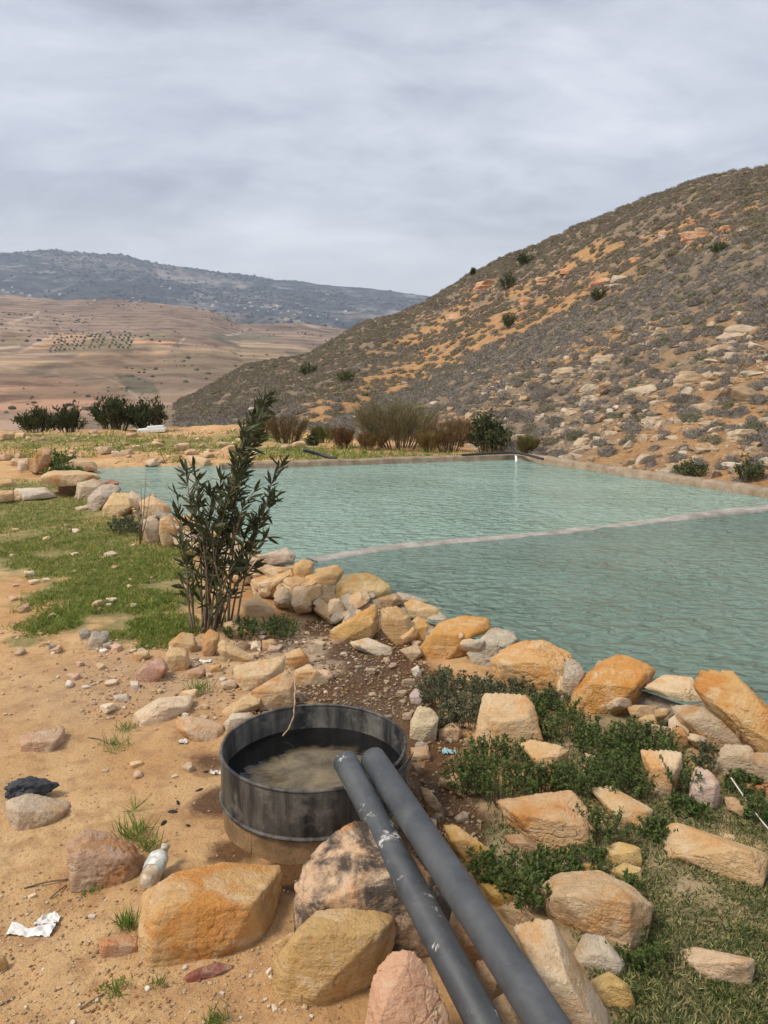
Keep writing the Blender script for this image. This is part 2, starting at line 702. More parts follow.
GRAV = [(300, 650, .45, 1.2), (330, 665, .35, 1.2), (370, 700, .3, 1), (350, 640, .3, 1), (180, 680, .5, .6), (120, 670, .4, .5), (230, 650, .4, .8), (450, 810, .25, .8), (100, 690, .5, .4)]


def blob(x, y, L):
    s = np.zeros(np.shape(x))
    for px, py, rad, wgt in L:
        p = ground_hit(px, py)
        s = np.maximum(s, wgt * np.exp(-((x - p[0]) ** 2 + (y - p[1]) ** 2) / (rad * rad)))
    return s


near = RR < 30
mg, mw, mv = (np.zeros(A.shape) for _ in range(3))
mg[near] = blob(GX[near], GY[near], GRASS)
mw[near] = blob(GX[near], GY[near], WET)
mv[near] = blob(GX[near], GY[near], GRAV)

t = NT('dry_sandy_soil')
co = t.pos()
at = t.attr('zone')
sp = t.n('ShaderNodeSeparateColor')
t.l(at.outputs['Color'], sp.inputs[0])
nb = t.noise(co, 1.3, 6, .6, .4)
nm = t.noise(co, 9, 6, .65)
nf = t.noise(co, 70, 5, .7)
nff = t.noise(co, 260, 3, .7)
c = t.mix(t.ramp(nb, [(.35, 0), (.65, 1)]), (.47, .25, .095), (.64, .425, .21))
c = t.mix(t.ramp(nm, [(.38, .75), (.52, 0)]), c, (.38, .21, .095))
c = t.mix(t.ramp(nf, [(.30, .75), (.45, 0)]), c, (.27, .165, .09))
c = t.mix(t.ramp(nff, [(.56, 0), (.70, .6)]), c, (.72, .58, .40))
grav = t.math('MULTIPLY', sp.outputs[2], t.ramp(nf, [(.42, .2), (.58, 1)]), True)
c = t.mix(grav, c, (.40, .33, .26))
gm = t.math('ADD', t.math('MULTIPLY', sp.outputs[0], 1.3), t.math('MULTIPLY', t.math('SUBTRACT', t.noise(co, 3.2, 6, .7), .5), 1.6))
gm = t.ramp(gm, [(.40, 0), (.75, .85)])
sx_ = t.n('ShaderNodeSeparateXYZ')
t.l(co, sx_.inputs[0])
under = t.mix(t.math('GREATER_THAN', sx_.outputs[0], .3), t.mix(t.ramp(nm, [(.35, 0), (.6, 1)]), (.12, .15, .035), (.27, .23, .10)),
              t.mix(t.ramp(nm, [(.38, 0), (.55, 1)]), (.15, .135, .065), (.36, .28, .17)))
c = t.mix(gm, c, under)
wm = t.math('ADD', sp.outputs[1], t.math('MULTIPLY', t.math('SUBTRACT', t.noise(co, 5, 6, .65), .5), .9))
wm = t.ramp(wm, [(.38, 0), (.62, 1)])
c = t.mix(wm, c, t.mix(1.0, c, (.25, .20, .165), 'MULTIPLY'))
rg = t.ramp(wm, [(0, .95), (.6, .55), (1, .22)])
h = t.math('ADD', nm, t.math('ADD', t.math('MULTIPLY', nf, .5), t.math('MULTIPLY', nff, .22)))
M_GROUND = t.fin(c, rg, t.bump(h, .8, .03), .25)
me = mesh('ground', np.stack([GX, GY, GZ], -1).reshape(-1, 3), GF, M_GROUND, True,
          {'zone': np.stack([mg, mw, mv], -1).reshape(-1, 3)})
tag(obj('ground', me), 'sandy ochre ground with grass patches and wet mud', None, None, 'structure')

# ------------------------------------------------------------------ hillside sheet
ha = np.arange(R(-22), R(78), R(.17))
hs = np.linspace(0, 1, 420)
HA, HS = np.meshgrid(ha, hs, indexing='ij')
rb = base_r(HA)
rc = np.interp(HA, CREST[:, 0], CREST[:, 2])
HR = (rb - .9) * ((rc + 22) / (rb - .9)) ** HS
HX, HY, HZ = HR * np.sin(HA), HR * np.cos(HA), z_hill(HA, HR)
na, nr = HA.shape
idx = np.arange(na * nr).reshape(na, nr)
HF = np.stack([idx[:-1, :-1], idx[:-1, 1:], idx[1:, 1:], idx[1:, :-1]], -1).reshape(-1, 4)


def hill_frac(az, r):
    rb = base_r(az)
    rs = np.maximum(np.interp(az, SPUR[:, 0], SPUR[:, 2]), rb + 2)
    rc = np.interp(az, CREST[:, 0], CREST[:, 2])
    return (r - rb) / (rs - rb), (r - rs) / (rc - rs)


f1, f2 = hill_frac(HA, HR)


def orange_zone(az, r, f1, f2):
    x, y = r * np.sin(az), r * np.cos(az)
    nz = n2(x, y, .16, 3, 31)
    o = np.exp(-((f2 - .10) / .20) ** 2) * (f2 > -.08) * sstep(R(22), R(12), az) * sstep(R(-9), R(-4), az)
    o = np.maximum(o, .9 * np.exp(-((f2 - .45 - .1 * nz) / .10) ** 2) * (f2 > 0) * sstep(R(-4), R(4), az))
    o = np.maximum(o, .6 * (f1 < .62) * (f1 > -1) * (f2 < 0) * sstep(R(8), R(15), az))
    o = np.maximum(o, .5 * (f1 < .25) * (f2 < 0))
    return np.clip(.95 * o + .45 * nz, 0, 1)


oz = orange_zone(HA, HR, f1, f2)
t = NT('stony_hill_soil')
co = t.pos()
sp = t.n('ShaderNodeSeparateColor')
t.l(t.attr('zone').outputs['Color'], sp.inputs[0])
nb = t.noise(co, .5, 6, .6)
nm = t.noise(co, 3, 6, .65)
nf = t.noise(co, 16, 5, .7)
grey = t.mix(t.ramp(nm, [(.35, 0), (.65, 1)]), (.17, .13, .09), (.28, .215, .15))
org = t.mix(t.ramp(nm, [(.35, 0), (.65, 1)]), (.36, .19, .075), (.45, .28, .14))
om = t.math('ADD', sp.outputs[0], t.math('SUBTRACT', nb, .5))
c = t.mix(t.ramp(om, [(.38, 0), (.75, 1)]), grey, org)
c = t.mix(t.ramp(nf, [(.32, .8), (.46, 0)]), c, t.mix(1.0, c, (.45, .4, .35), 'MULTIPLY'))
c = t.mix(t.ramp(nf, [(.58, 0), (.68, .7)]), c, (.46, .38, .28))
M_HILL = t.fin(c, .95, t.bump(t.math('ADD', nm, t.math('MULTIPLY', nf, .6)), .8, .12), .1)
me = mesh('hillside', np.stack([HX, HY, HZ], -1).reshape(-1, 3), HF, M_HILL, True,
          {'zone': np.stack([oz, oz, oz], -1).reshape(-1, 3)})
tag(obj('hillside', me), 'stony hillside of orange soil rising behind the reservoir', None, None, 'structure')

# ------------------------------------------------------------------ valley and far mountain
VAL = _line([(-700, 300, 1700), (-200, 292, 1700), (0, 294, 1700), (60, 300, 1650), (110, 298, 1600), (168, 304, 1500), (210, 310, 1500), (240, 324, 1500),
             (300, 323, 1600), (360, 331, 1700), (420, 342, 1800), (600, 345, 1800), (1200, 330, 1800)])
MTN = _line([(-700, 262, 4300), (-200, 256, 4300), (0, 252, 4400), (60, 250, 4500), (120, 255, 4500), (180, 267, 4500), (250, 276, 4600), (330, 285, 4700), (390, 290, 4700),
             (430, 296, 4700), (520, 306, 4700), (700, 312, 4700), (1200, 300, 4700)])


def z_valley(az, r):
    zc = CAM_Z + VAL_r(az) * np.interp(az, VAL[:, 0], VAL[:, 1])
    rc = VAL_r(az)
    r0, z0 = 330.0, -26.0
    tt = np.clip((r - r0) / (rc - r0), 0, 1)
    z = z0 + (zc - z0) * (.72 * tt + .28 * tt * tt)
    z = np.where(r < r0, -26 + .06 * (r0 - r) * .4, z)
    x, y = r * np.sin(az), r * np.cos(az)
    am = np.sin(np.pi * tt) ** .7
    z = z + am * (20 * n2(x, y, .0028, 5, 41) + 5 * n2(x, y, .011, 4, 42))
    z = z - .10 * np.maximum(r - rc, 0)
    return z


def VAL_r(az):
    return np.interp(az, VAL[:, 0], VAL[:, 2])


def z_mtn(az, r):
    rc = np.interp(az, MTN[:, 0], MTN[:, 2])
    zc = CAM_Z + rc * np.interp(az, MTN[:, 0], MTN[:, 1])
    tt = np.clip((r - 1900) / (rc - 1900), 0, 1)
    z = 60 + (zc - 60) * (.55 * tt + .45 * tt ** 2)
    x, y = r * np.sin(az), r * np.cos(az)
    rid = 1 - 2 * np.abs(n2(x, y, .0016, 4, 44))
    z = z + (np.sin(np.pi * tt) ** .8) * (55 * rid - 25 + 14 * n2(x, y, .006, 4, 45)) + tt * 8 * n2(x, y, .008, 3, 46)
    return z - .25 * np.maximum(r - rc, 0)


def inpoly(x, y, P):
    return sd_poly(x, y, np.array(P, float)) > 0


va = np.arange(R(-48), R(62), R(.11))
vr = 150 * (2500 / 150) ** np.linspace(0, 1, 330)
VA, VR = np.meshgrid(va, vr, indexing='ij')
VZ = z_valley(VA, VR)
VX, VY = VR * np.sin(VA), VR * np.cos(VA)
fx, fy, _ = project(np.stack([VX, VY, VZ], -1))
jx = fx + 3 * n2(VX, VY, .012, 3, 50)
jy = fy + 1.2 * n2(VX, VY, .02, 3, 51)
# land use of the valley side: ploughed and stubble fields, tracks, orchard soil
vc = np.empty(VA.shape + (3,))
br = n2(VX, VY, .004, 5, 52)[..., None] + .7 * n2(VX, VY, .02, 4, 53)[..., None]
vc[:] = np.array([.31, .22, .155]) * (1 + .45 * br)
lower = sstep(352, 372, jy)[..., None] * .7
vc = vc * (1 - lower) + np.array([.41, .285, .20]) * lower
FIELDS = [([(80, 352), (165, 350), (168, 368), (120, 378), (60, 365)], (0.484, 0.310, 0.186)), ([(120, 345), (165, 350), (170, 332), (125, 338)], (0.292, 0.238, 0.138)),
          ([(130, 338), (176, 342), (170, 347), (128, 344)], (0.564, 0.334, 0.194)), ([(40, 352), (20, 352), (55, 333), (100, 335), (90, 342), (60, 343)], (0.500, 0.318, 0.186)),
          ([(45, 352), (100, 336), (135, 346), (132, 353), (60, 353)], (0.244, 0.190, 0.106)), ([(0, 358), (55, 360), (50, 372), (0, 372)], (0.452, 0.318, 0.186)),
          ([(55, 370), (70, 365), (120, 380), (130, 398), (80, 385)], (0.372, 0.246, 0.154)), ([(115, 372), (150, 380), (160, 395), (125, 392)], (0.164, 0.158, 0.098)),
          ([(0, 374), (60, 376), (150, 410), (0, 412)], (0.420, 0.246, 0.154)), ([(170, 350), (260, 345), (290, 355), (220, 375), (168, 372)], (0.388, 0.278, 0.170)),
          ([(200, 335), (260, 333), (285, 340), (235, 345)], (0.212, 0.198, 0.122)), ([(230, 340), (300, 346), (320, 352), (250, 352)], (0.436, 0.318, 0.202)),
          ([(0, 330), (30, 335), (20, 350), (0, 352)], (0.276, 0.198, 0.122))]
for P, cc in FIELDS:
    m = sstep(-.7, .7, sd_poly(jx, jy, np.array(P, float)))[..., None] * .95
    vc = vc * (1 - m) + np.array(cc) * m
TRACKS = [[(10, 322), (30, 317), (38, 312)], [(20, 352), (45, 340), (55, 336)], [(90, 374), (108, 378), (120, 386), (140, 398)], [(225, 336), (243, 333), (246, 330)],
          [(0, 366), (40, 371), (60, 374)], [(300, 322), (325, 330), (345, 334)], [(180, 343), (186, 338)], [(0, 348), (20, 346)]]


def dist_line(x, y, L):
    best = np.full(np.shape(x), 1e9)
    for a, b in zip(L[:-1], L[1:]):
        ex, ey = b[0] - a[0], b[1] - a[1]
        tt = np.clip(((x - a[0]) * ex + (y - a[1]) * ey) / (ex * ex + ey * ey), 0, 1)
        best = np.minimum(best, np.hypot(x - a[0] - tt * ex, y - a[1] - tt * ey))
    return best


for L in TRACKS:
    m = sstep(1.6, .5, dist_line(jx, jy, L))[..., None] * .8
    vc = vc * (1 - m) + np.array([.52, .42, .31]) * m
# scrub patches and gullies
gl = sstep(.12, .35, n2(VX, VY, .006, 5, 54))[..., None] * .55
vc = vc * (1 - gl) + np.array([.11, .09, .06]) * gl
strat = sstep(.1, .5, np.sin(VZ * .9 + 3 * n2(VX, VY, .01, 3, 55)))[..., None] * .40
vc = vc * (1 - strat) + np.array([.12, .075, .045]) * strat
na, nr = VA.shape
idx = np.arange(na * nr).reshape(na, nr)
VF = np.stack([idx[:-1, :-1], idx[:-1, 1:], idx[1:, 1:], idx[1:, :-1]], -1).reshape(-1, 4)
t = NT('valley_land')
co = t.pos()
c = t.attr('tint').outputs['Color']
f = t.noise(co, .03, 7, .7)
c = t.mix(t.ramp(f, [(.38, .8), (.5, 0)]), c, t.mix(1.0, c, (.5, .48, .45), 'MULTIPLY'))
f2_ = t.noise(co, .15, 5, .75)
c = t.mix(t.ramp(f2_, [(.6, 0), (.7, .5)]), c, (.10, .09, .05))
M_VAL = t.fin(c, .95, t.bump(f, .6, 8), .05)
me = mesh('valley', np.stack([VX, VY, VZ], -1).reshape(-1, 3), VF, M_VAL, True, {'tint': vc.reshape(-1, 3)})
tag(obj('valley', me), 'brown valley side with ploughed fields and tracks', None, None, 'structure')

vr2 = np.linspace(1900, 6200, 260)
MA, MR = np.meshgrid(va, vr2, indexing='ij')
MZ = z_mtn(MA, MR)
MX, MY = MR * np.sin(MA), MR * np.cos(MA)
sc = n2(MX, MY, .0022, 5, 61)[..., None]
mc = np.array([.085, .085, .08]) + 0 * sc
m = sstep(.08, .35, sc) * .75
mc = mc * (1 - m) + np.array([.25, .21, .16]) * m
m = sstep(.25, .5, n2(MX, MY, .0055, 4, 63))[..., None] * .7
mc = mc * (1 - m) + np.array([.36, .32, .27]) * m
idx = np.arange(MA.size).reshape(MA.shape)
MF = np.stack([idx[:-1, :-1], idx[:-1, 1:], idx[1:, 1:], idx[1:, :-1]], -1).reshape(-1, 4)
t = NT('mountain_scrub')
co = t.pos()
c = t.attr('tint').outputs['Color']
f = t.noise(co, .012, 8, .75)
c = t.mix(t.ramp(f, [(.40, .85), (.52, 0)]), c, (.03, .035, .025))
c = t.mix(t.ramp(f, [(.56, 0), (.66, .8)]), c, (.40, .35, .29))
M_MTN = t.fin(c, .95, t.bump(f, .6, 25), .05)
me = mesh('far_mountain', np.stack([MX, MY, MZ], -1).reshape(-1, 3), MF, M_MTN, True, {'tint': mc.reshape(-1, 3)})
tag(obj('far_mountain', me), 'long hazy mountain ridge beyond the valley', None, None, 'structure')


def terr_hit(px, py, zf, r0, r1):
    az, tn = aztan(px, py)
    r = np.linspace(r0, r1, 2500)
    z = zf(np.full_like(r, az), r)
    hit = np.where(z >= CAM_Z + tn * r)[0]
    if len(hit) == 0:
        return None
    k = hit[0]
    return np.array([r[k] * math.sin(az), r[k] * math.cos(az), z[k]])


# orchard on the valley side
bl = NT('olive_foliage')
M_OLIVE = bl.fin(bl.mix(bl.noise(bl.pos(), .5, 3), (.09, .095, .06), (.14, .14, .085)), .9, None, .1)
U, Fi = ico(2)
dv_ = U * (1 + .35 * fbm(U * 1.9, 3, 70)[:, None])
olv, olf = join([(dv_ * np.array([2.4, 2.4, 2.0]) + np.array([0, 0, 2.9]), [Fi]), tube([(0, 0, -.3), (0, 0, 1.6)], [.25, .2], 5)])
me_ol = mesh('olive_tree', olv, olf, M_OLIVE)
for row in range(6):
    for k in range(17):
        px = 50 + row * 1.4 + k * 4.9 + rng.uniform(-.6, .6)
        py = 352 - row * 2.5 - (k * .42) + rng.uniform(-.2, .2) + max(0, k - 9) * .55
        p = terr_hit(px, py, z_valley, 330, 1800)
        if p is None or rng.random() < .18:
            continue
        o = obj('olive_tree', me_ol, p)
        o.rotation_euler = (0, 0, rng.uniform(0, 6))
        o.scale = (rng.uniform(.35, .62),) * 3
        tag(o, 'small dark tree in the rows of the far valley orchard', 'tree', 'orchard trees in rows on the valley side')

# houses on the mountain
hm_ = NT('pale_render')
M_HOUSE = hm_.fin(hm_.mix(hm_.noise(hm_.objco(), .3, 3), (.62, .58, .52), (.78, .75, .70)), .9, None, .1)


def box(c, s):
    V = np.array([[x, y, z] for x in (-.5, .5) for y in (-.5, .5) for z in (-.5, .5)]) * np.array(s) + np.array(c)
    return V, [np.array([[0, 1, 3, 2], [4, 6, 7, 5], [0, 4, 5, 1], [2, 3, 7, 6], [0, 2, 6, 4], [1, 5, 7, 3]])]


hv, hf = join([box((0, 0, 3), (14, 10, 10)), box((2.5, .5, 9.6), (5, 6, 3.2)), box((0, -5.1, 8.1), (14.4, .5, .8)), box((-3, -5.4, 3.2), (4, 1.4, .3)),
               box((-9.5, 1, 1.5), (6, 7, 7))])
me_h = mesh('house', hv, hf, M_HOUSE, False)
for px, py in [(3, 291), (8, 293), (14, 292), (22, 294), (30, 296), (12, 288), (95, 301), (133, 299), (136, 303), (140, 301), (216, 302), (213, 306), (238, 306), (245, 309),
               (252, 307), (258, 311), (262, 308), (268, 312), (274, 310), (281, 313), (288, 312), (295, 315), (301, 313), (310, 316), (318, 317), (326, 316), (337, 320),
               (162, 287), (170, 289), (60, 295), (250, 303), (277, 306), (306, 309), (346, 312), (200, 297)]:
    p = terr_hit(px, py, z_mtn, 1950, 4700)
    q = terr_hit(px, py, z_valley, 330, 1800)
    if p is None or q is not None:
        p = q if q is not None else p
    if p is None:
        continue
    o = obj('house', me_h, p)
    o.rotation_euler = (0, 0, rng.uniform(-.8, .8))
    s_ = np.hypot(p[0], p[1]) / 4200 * rng.uniform(.5, .95)
    o.scale = (s_, s_, s_)
    if q is not None:
        tag(o, 'tiny pale house on top of the brown valley side', 'house', 'pale houses on the brown valley side')
    else:
        tag(o, 'tiny pale house on the far mountainside', 'house', 'pale houses scattered on the far mountainside')

# far-off scrub as one mass per slope
bv, bf = ico(1)
t = NT('far_scrub')
M_FS = t.fin(t.attr('tint').outputs['Color'], .95, None, .05)


def far_scrub(n, r0, r1, zf, rcf, s0, s1, seed, thr, freq, label):
    g = np.random.default_rng(seed)
    az = g.uniform(R(-30), R(12), n)
    r = np.sqrt(g.uniform(r0 * r0, r1 * r1, n))
    x, y = r * np.sin(az), r * np.cos(az)
    ok = (n2(x, y, freq, 4, seed) > thr + .35 * g.normal(size=n) * .5) & (r < rcf(az) + 20)
    az, r, x, y = az[ok], r[ok], x[ok], y[ok]
    z = zf(az, r)
    sz = s0 * (s1 / s0) ** (g.random(len(az)) ** 1.6)
    V = bv[None] * sz[:, None, None] * np.array([1.2, 1.0, .8]) * (1 + .2 * g.normal(size=(len(az), len(bv), 1))) + np.stack([x, y, z + .25 * sz], -1)[:, None]
    fi = bf[None] + (np.arange(len(az)) * len(bv))[:, None, None]
    tn = np.array([.085, .08, .052]) * g.uniform(.6, 1.6, (len(az), 1))
    o = obj('far_scrub', mesh('far_scrub', V.reshape(-1, 3), fi.reshape(-1, 3), M_FS, False, {'tint': np.repeat(tn, len(bv), 0)}))
    tag(o, label, None, None, 'stuff')


far_scrub(9000, 340, 1800, z_valley, VAL_r, .6, 2.2, 71, .30, .006, 'sparse scrub dotting the brown valley side')
far_scrub(14000, 2000, 4700, z_mtn, lambda a_: np.interp(a_, MTN[:, 0], MTN[:, 2]), 3, 9, 72, .0, .0022, 'dark scrub over the far mountain')

# haze
t = NT('haze')
t.t.nodes.remove(t.b)
pv = t.n('ShaderNodeVolumePrincipled')
pv.inputs['Color'].default_value = (.63, .76, 1.0, 1)
pv.inputs['Density'].default_value = 1.45e-4
pv.inputs['Anisotropy'].default_value = .2
t.l(pv.outputs[0], t.out.inputs['Volume'])
zmin = min(VZ.min(), MZ.min(), GZ.min(), HZ.min()) - 1
zmax = MZ.max() + 12
V, f = box((0, 3000, (zmin + zmax) / 2), (16000, 10000, zmax - zmin))
tag(obj('haze', mesh('haze', V, f, t.m, False)), 'thin pale haze over the valley', None, None, 'stuff')

# ------------------------------------------------------------------ water of the reservoir
def water_material(name, c1, c2):
    t = NT(name)
    co = t.pos()
    mpn = t.n('ShaderNodeMapping')
    mpn.inputs['Rotation'].default_value = (0, 0, R(-16))
    mpn.inputs['Scale'].default_value = (8.0, 12.5, 1)
    t.l(co, mpn.inputs[0])
    w1 = t.noise(mpn.outputs[0], 1.0, 2, .45, .6)
    mp2 = t.n('ShaderNodeMapping')
    mp2.inputs['Rotation'].default_value = (0, 0, R(18))
    mp2.inputs['Scale'].default_value = (1.6, 3.4, 1)
    t.l(co, mp2.inputs[0])
    w2 = t.noise(mp2.outputs[0], 1.0, 2, .5, .4)
    calm = t.ramp(t.noise(co, .35, 3, .5), [(.34, .45), (.58, 1)])
    hgt = t.math('MULTIPLY', t.math('ADD', w1, t.math('MULTIPLY', w2, 1.0)), calm)
    cl = t.mix(t.ramp(t.noise(co, .5, 4, .5, .5), [(.35, 0), (.65, 1)]), c1, c2)
    t.b.inputs['IOR'].default_value = 1.33
    return t.fin(cl, .10, t.bump(hgt, 1.0, .105), .22)


M_WFAR = water_material('milky_green_water', (.205, .305, .248), (.25, .36, .30))
M_WNEAR = water_material('grey_green_water', (.122, .185, .150), (.155, .225, .185))
DIV = np.array([on_z(240, 566, WZ), on_z(310, 560, WZ), on_z(384, 547, WZ), on_z(560, 532, WZ), on_z(680, 518, WZ), on_z(768, 509, WZ), on_z(900, 494, WZ)])
DIV = np.concatenate([DIV, [DIV[-1] + (DIV[-1] - DIV[-2]) * .8]])
WS_LINE = WATERSIDE - WALL_N * .1
j_ = int(np.argmin(np.linalg.norm(WS_LINE - DIV[0][:2], axis=1)))


def water_sheet(P, mat, label):
    bm = bmesh.new()
    bm.faces.new([bm.verts.new((p[0], p[1], WZ)) for p in P])
    bmesh.ops.triangulate(bm, faces=bm.faces[:])
    bm.normal_update()
    for f_ in bm.faces:
        if f_.normal.z < 0:
            f_.normal_flip()
    me = bpy.data.meshes.new('water')
    bm.to_mesh(me)
    bm.free()
    me.materials.append(mat)
    tag(obj('water', me), label, None, None, 'structure')


_L = [p[:2] for p in DIV]
_R = _L[-1]
tq_ = float(np.dot(_R - POOL_B[:2], _dir[:2]))
KERB_J = POOL_B[:2] + _dir[:2] * tq_
water_sheet([POOL_A[:2] + np.array([-.6, .5]), POOL_B[:2] + np.array([-1, .25]), POOL_B[:2], KERB_J] + _L[::-1] + list(WS_LINE[:j_:6][::-1]), M_WFAR, 'milky green rippled water of the far basin')
water_sheet(list(_L) + [KERB_J, POOL_C[:2]] + list(WS_LINE[j_::6][::-1]), M_WNEAR, 'greyer green rippled water of the near basin')

# concrete / mortar
t = NT('rough_mortar')
co = t.pos()
f = t.noise(co, 14, 7, .7)
ff = t.noise(co, 80, 5, .7)
c = t.mix(t.ramp(f, [(.35, 0), (.65, 1)]), (.33, .265, .185), (.55, .485, .385))
c = t.mix(t.ramp(ff, [(.3, .6), (.48, 0)]), c, (.15, .12, .09))
M_MORTAR = t.fin(c, .95, t.bump(t.math('ADD', f, t.math('MULTIPLY', ff, .5)), 1, .05), .1)
t = NT('weathered_concrete')
co = t.pos()
f = t.noise(co, 6, 7, .7)
ff = t.noise(co, 60, 5, .7)
c = t.mix(t.ramp(f, [(.35, 0), (.65, 1)]), (.23, .165, .11), (.41, .325, .235))
c = t.mix(t.ramp(ff, [(.3, .5), (.48, 0)]), c, (.22, .17, .12))
M_CONC = t.fin(c, .9, t.bump(t.math('ADD', f, t.math('MULTIPLY', ff, .5)), .8, .03), .15)


t = NT('wet_grey_concrete')
co = t.pos()
f = t.noise(co, 5, 7, .7)
ff = t.noise(co, 50, 5, .7)
c = t.mix(t.ramp(f, [(.38, 0), (.62, 1)]), (.25, .225, .19), (.46, .425, .37))
c = t.mix(t.ramp(ff, [(.3, .6), (.48, 0)]), c, (.16, .14, .11))
M_DIV = t.fin(c, .6, t.bump(t.math('ADD', f, t.math('MULTIPLY', ff, .5)), .8, .03), .3)


def sweep(path, prof, seed, amp, closed=False):
    """path (n,3) with horizontal normals; prof list of (offset, dz)"""
    path = np.asarray(path, float)
    T = np.gradient(path[:, :2], axis=0)
    T /= np.linalg.norm(T, axis=1)[:, None]
    N = np.stack([-T[:, 1], T[:, 0]], -1)
    k = len(prof)
    V = np.zeros((len(path), k, 3))
    for j, (o, dz) in enumerate(prof):
        V[:, j, :2] = path[:, :2] + N * o
        V[:, j, 2] = path[:, 2] + dz
    V = V.reshape(-1, 3)
    d = np.stack([fbm(V * 4, 4, seed), fbm(V * 4 + 9, 4, seed + 5), fbm(V * 4 + 31, 4, seed + 9)], -1)
    V = V + d * amp
    i = np.arange(len(path) - 1)[:, None] * k
    j = np.arange(k - 1)[None]
    Fq = np.stack([i + j, i + j + 1, i + k + j + 1, i + k + j], -1).reshape(-1, 4)
    return V, [Fq, np.arange(k)[None], (np.arange(k)[::-1] + (len(path) - 1) * k)[None]]


# near wall core: mortar bed in which the stones are set
wl = resample(WALL, .035)
hb = h_base(wl[:, 0], wl[:, 1])
prof_n = [(.29, -.5), (.30, -.2), (.305, -.14), (.31, -.1), (.315, -.06), (.33, -.03), (.35, -.01), (.37, -.005), (.40, -.015), (.42, -.04), (.43, -.1), (.44, -.3)]
path = np.stack([wl[:, 0], wl[:, 1], np.maximum(hb, WZ) + np.interp(project(np.stack([wl[:, 0], wl[:, 1], hb], -1))[0], [0, 330, 430, 520, 620, 660], [.03, .05, .0, -.01, .0, .05])], -1)
V, f = sweep(path, prof_n, 80, .07)
V += .03 * np.stack([fbm(V * 14, 3, 181), fbm(V * 14 + 7, 3, 182), fbm(V * 14 + 17, 3, 183)], -1)
tag(obj('reservoir_wall', mesh('reservoir_wall', V, f, M_MORTAR)), 'rough mortared rubble core of the near reservoir wall', 'wall')

# far kerb and right kerb
kp = np.concatenate([[on_z(222, 467, WZ + .04)], [POOL_B + np.array([0, 0, .04])]])
V, f = sweep(resample(kp, .08), [(-.04, -.3), (-.04, .03), (-.02, .055), (.10, .06), (.14, .05), (.15, -.3)], 90, .014)
tag(obj('kerb', mesh('kerb', V, f, M_CONC)), 'narrow concrete kerb along the far edge of the reservoir', 'kerb')
kp = np.stack([POOL_B + np.array([-.1, .05, .05]), POOL_C + np.array([0, 0, .05])])
V, f = sweep(resample(kp, .08), [(-.04, -.3), (-.04, .03), (-.01, .06), (.12, .065), (.17, .05), (.19, -.3)], 95, .022)
tag(obj('kerb', mesh('kerb', V, f, M_CONC)), 'rough stone kerb along the right edge of the reservoir under the hill', 'kerb')

# divider between the two basins, awash towards the left
dp = smooth_line(resample(DIV[1:], .05), 60)
pxs = project(dp)[0]
dp[:, 2] = WZ + np.interp(pxs, [300, 400, 600, 670, 700, 900], [.0, .0, -.002, .002, .028, .045])
V, f = sweep(dp, [(-.13, -.3), (-.125, -.03), (-.10, .0), (-.03, .008), (.05, .006), (.10, -.002), (.125, -.03), (.13, -.3)], 99, .012)
tag(obj('divider_wall', mesh('divider_wall', V, f, M_DIV)), 'low pale concrete divider just breaking the water between the basins', 'wall')

# ------------------------------------------------------------------ stones
TILE = dict(R1=(0, 600, 3.84), R2=(0, 800, 3.49), R3=(120, 600, 3.84), R4=(220, 800, 3.49), R5=(400, 800, 3.49), R6=(560, 800, 3.692),
            R7=(400, 640, 3.84), R8=(568, 640, 3.84), Z1=(0, 560, 2), Z2=(384, 560, 2), S1=(240, 540, 3.84), S2=(0, 440, 4.267), I=(0, 0, 1))
OCH, TAN, PALE, ORG = (.56, .355, .155), (.55, .38, .21), (.63, .505, .355), (.55, .30, .115)
PINK, RED, GREY, WHT, BRN, YEL = (.52, .345, .24), (.46, .19, .125), (.42, .365, .29), (.68, .61, .51), (.36, .215, .115), (.58, .40, .16)


def hull(P):
    P = sorted(map(tuple, P))

    def half(Q):
        h = []
        for p in Q:
            while len(h) > 1 and (h[-1][0] - h[-2][0]) * (p[1] - h[-2][1]) - (h[-1][1] - h[-2][1]) * (p[0] - h[-2][0]) <= 0:
                h.pop()
            h.append(p)
        return h
    a, b = half(P), half(P[::-1])
    return a[:-1] + b[:-1]


def unit(v):
    v = np.asarray(v, float)
    return v / np.linalg.norm(v)


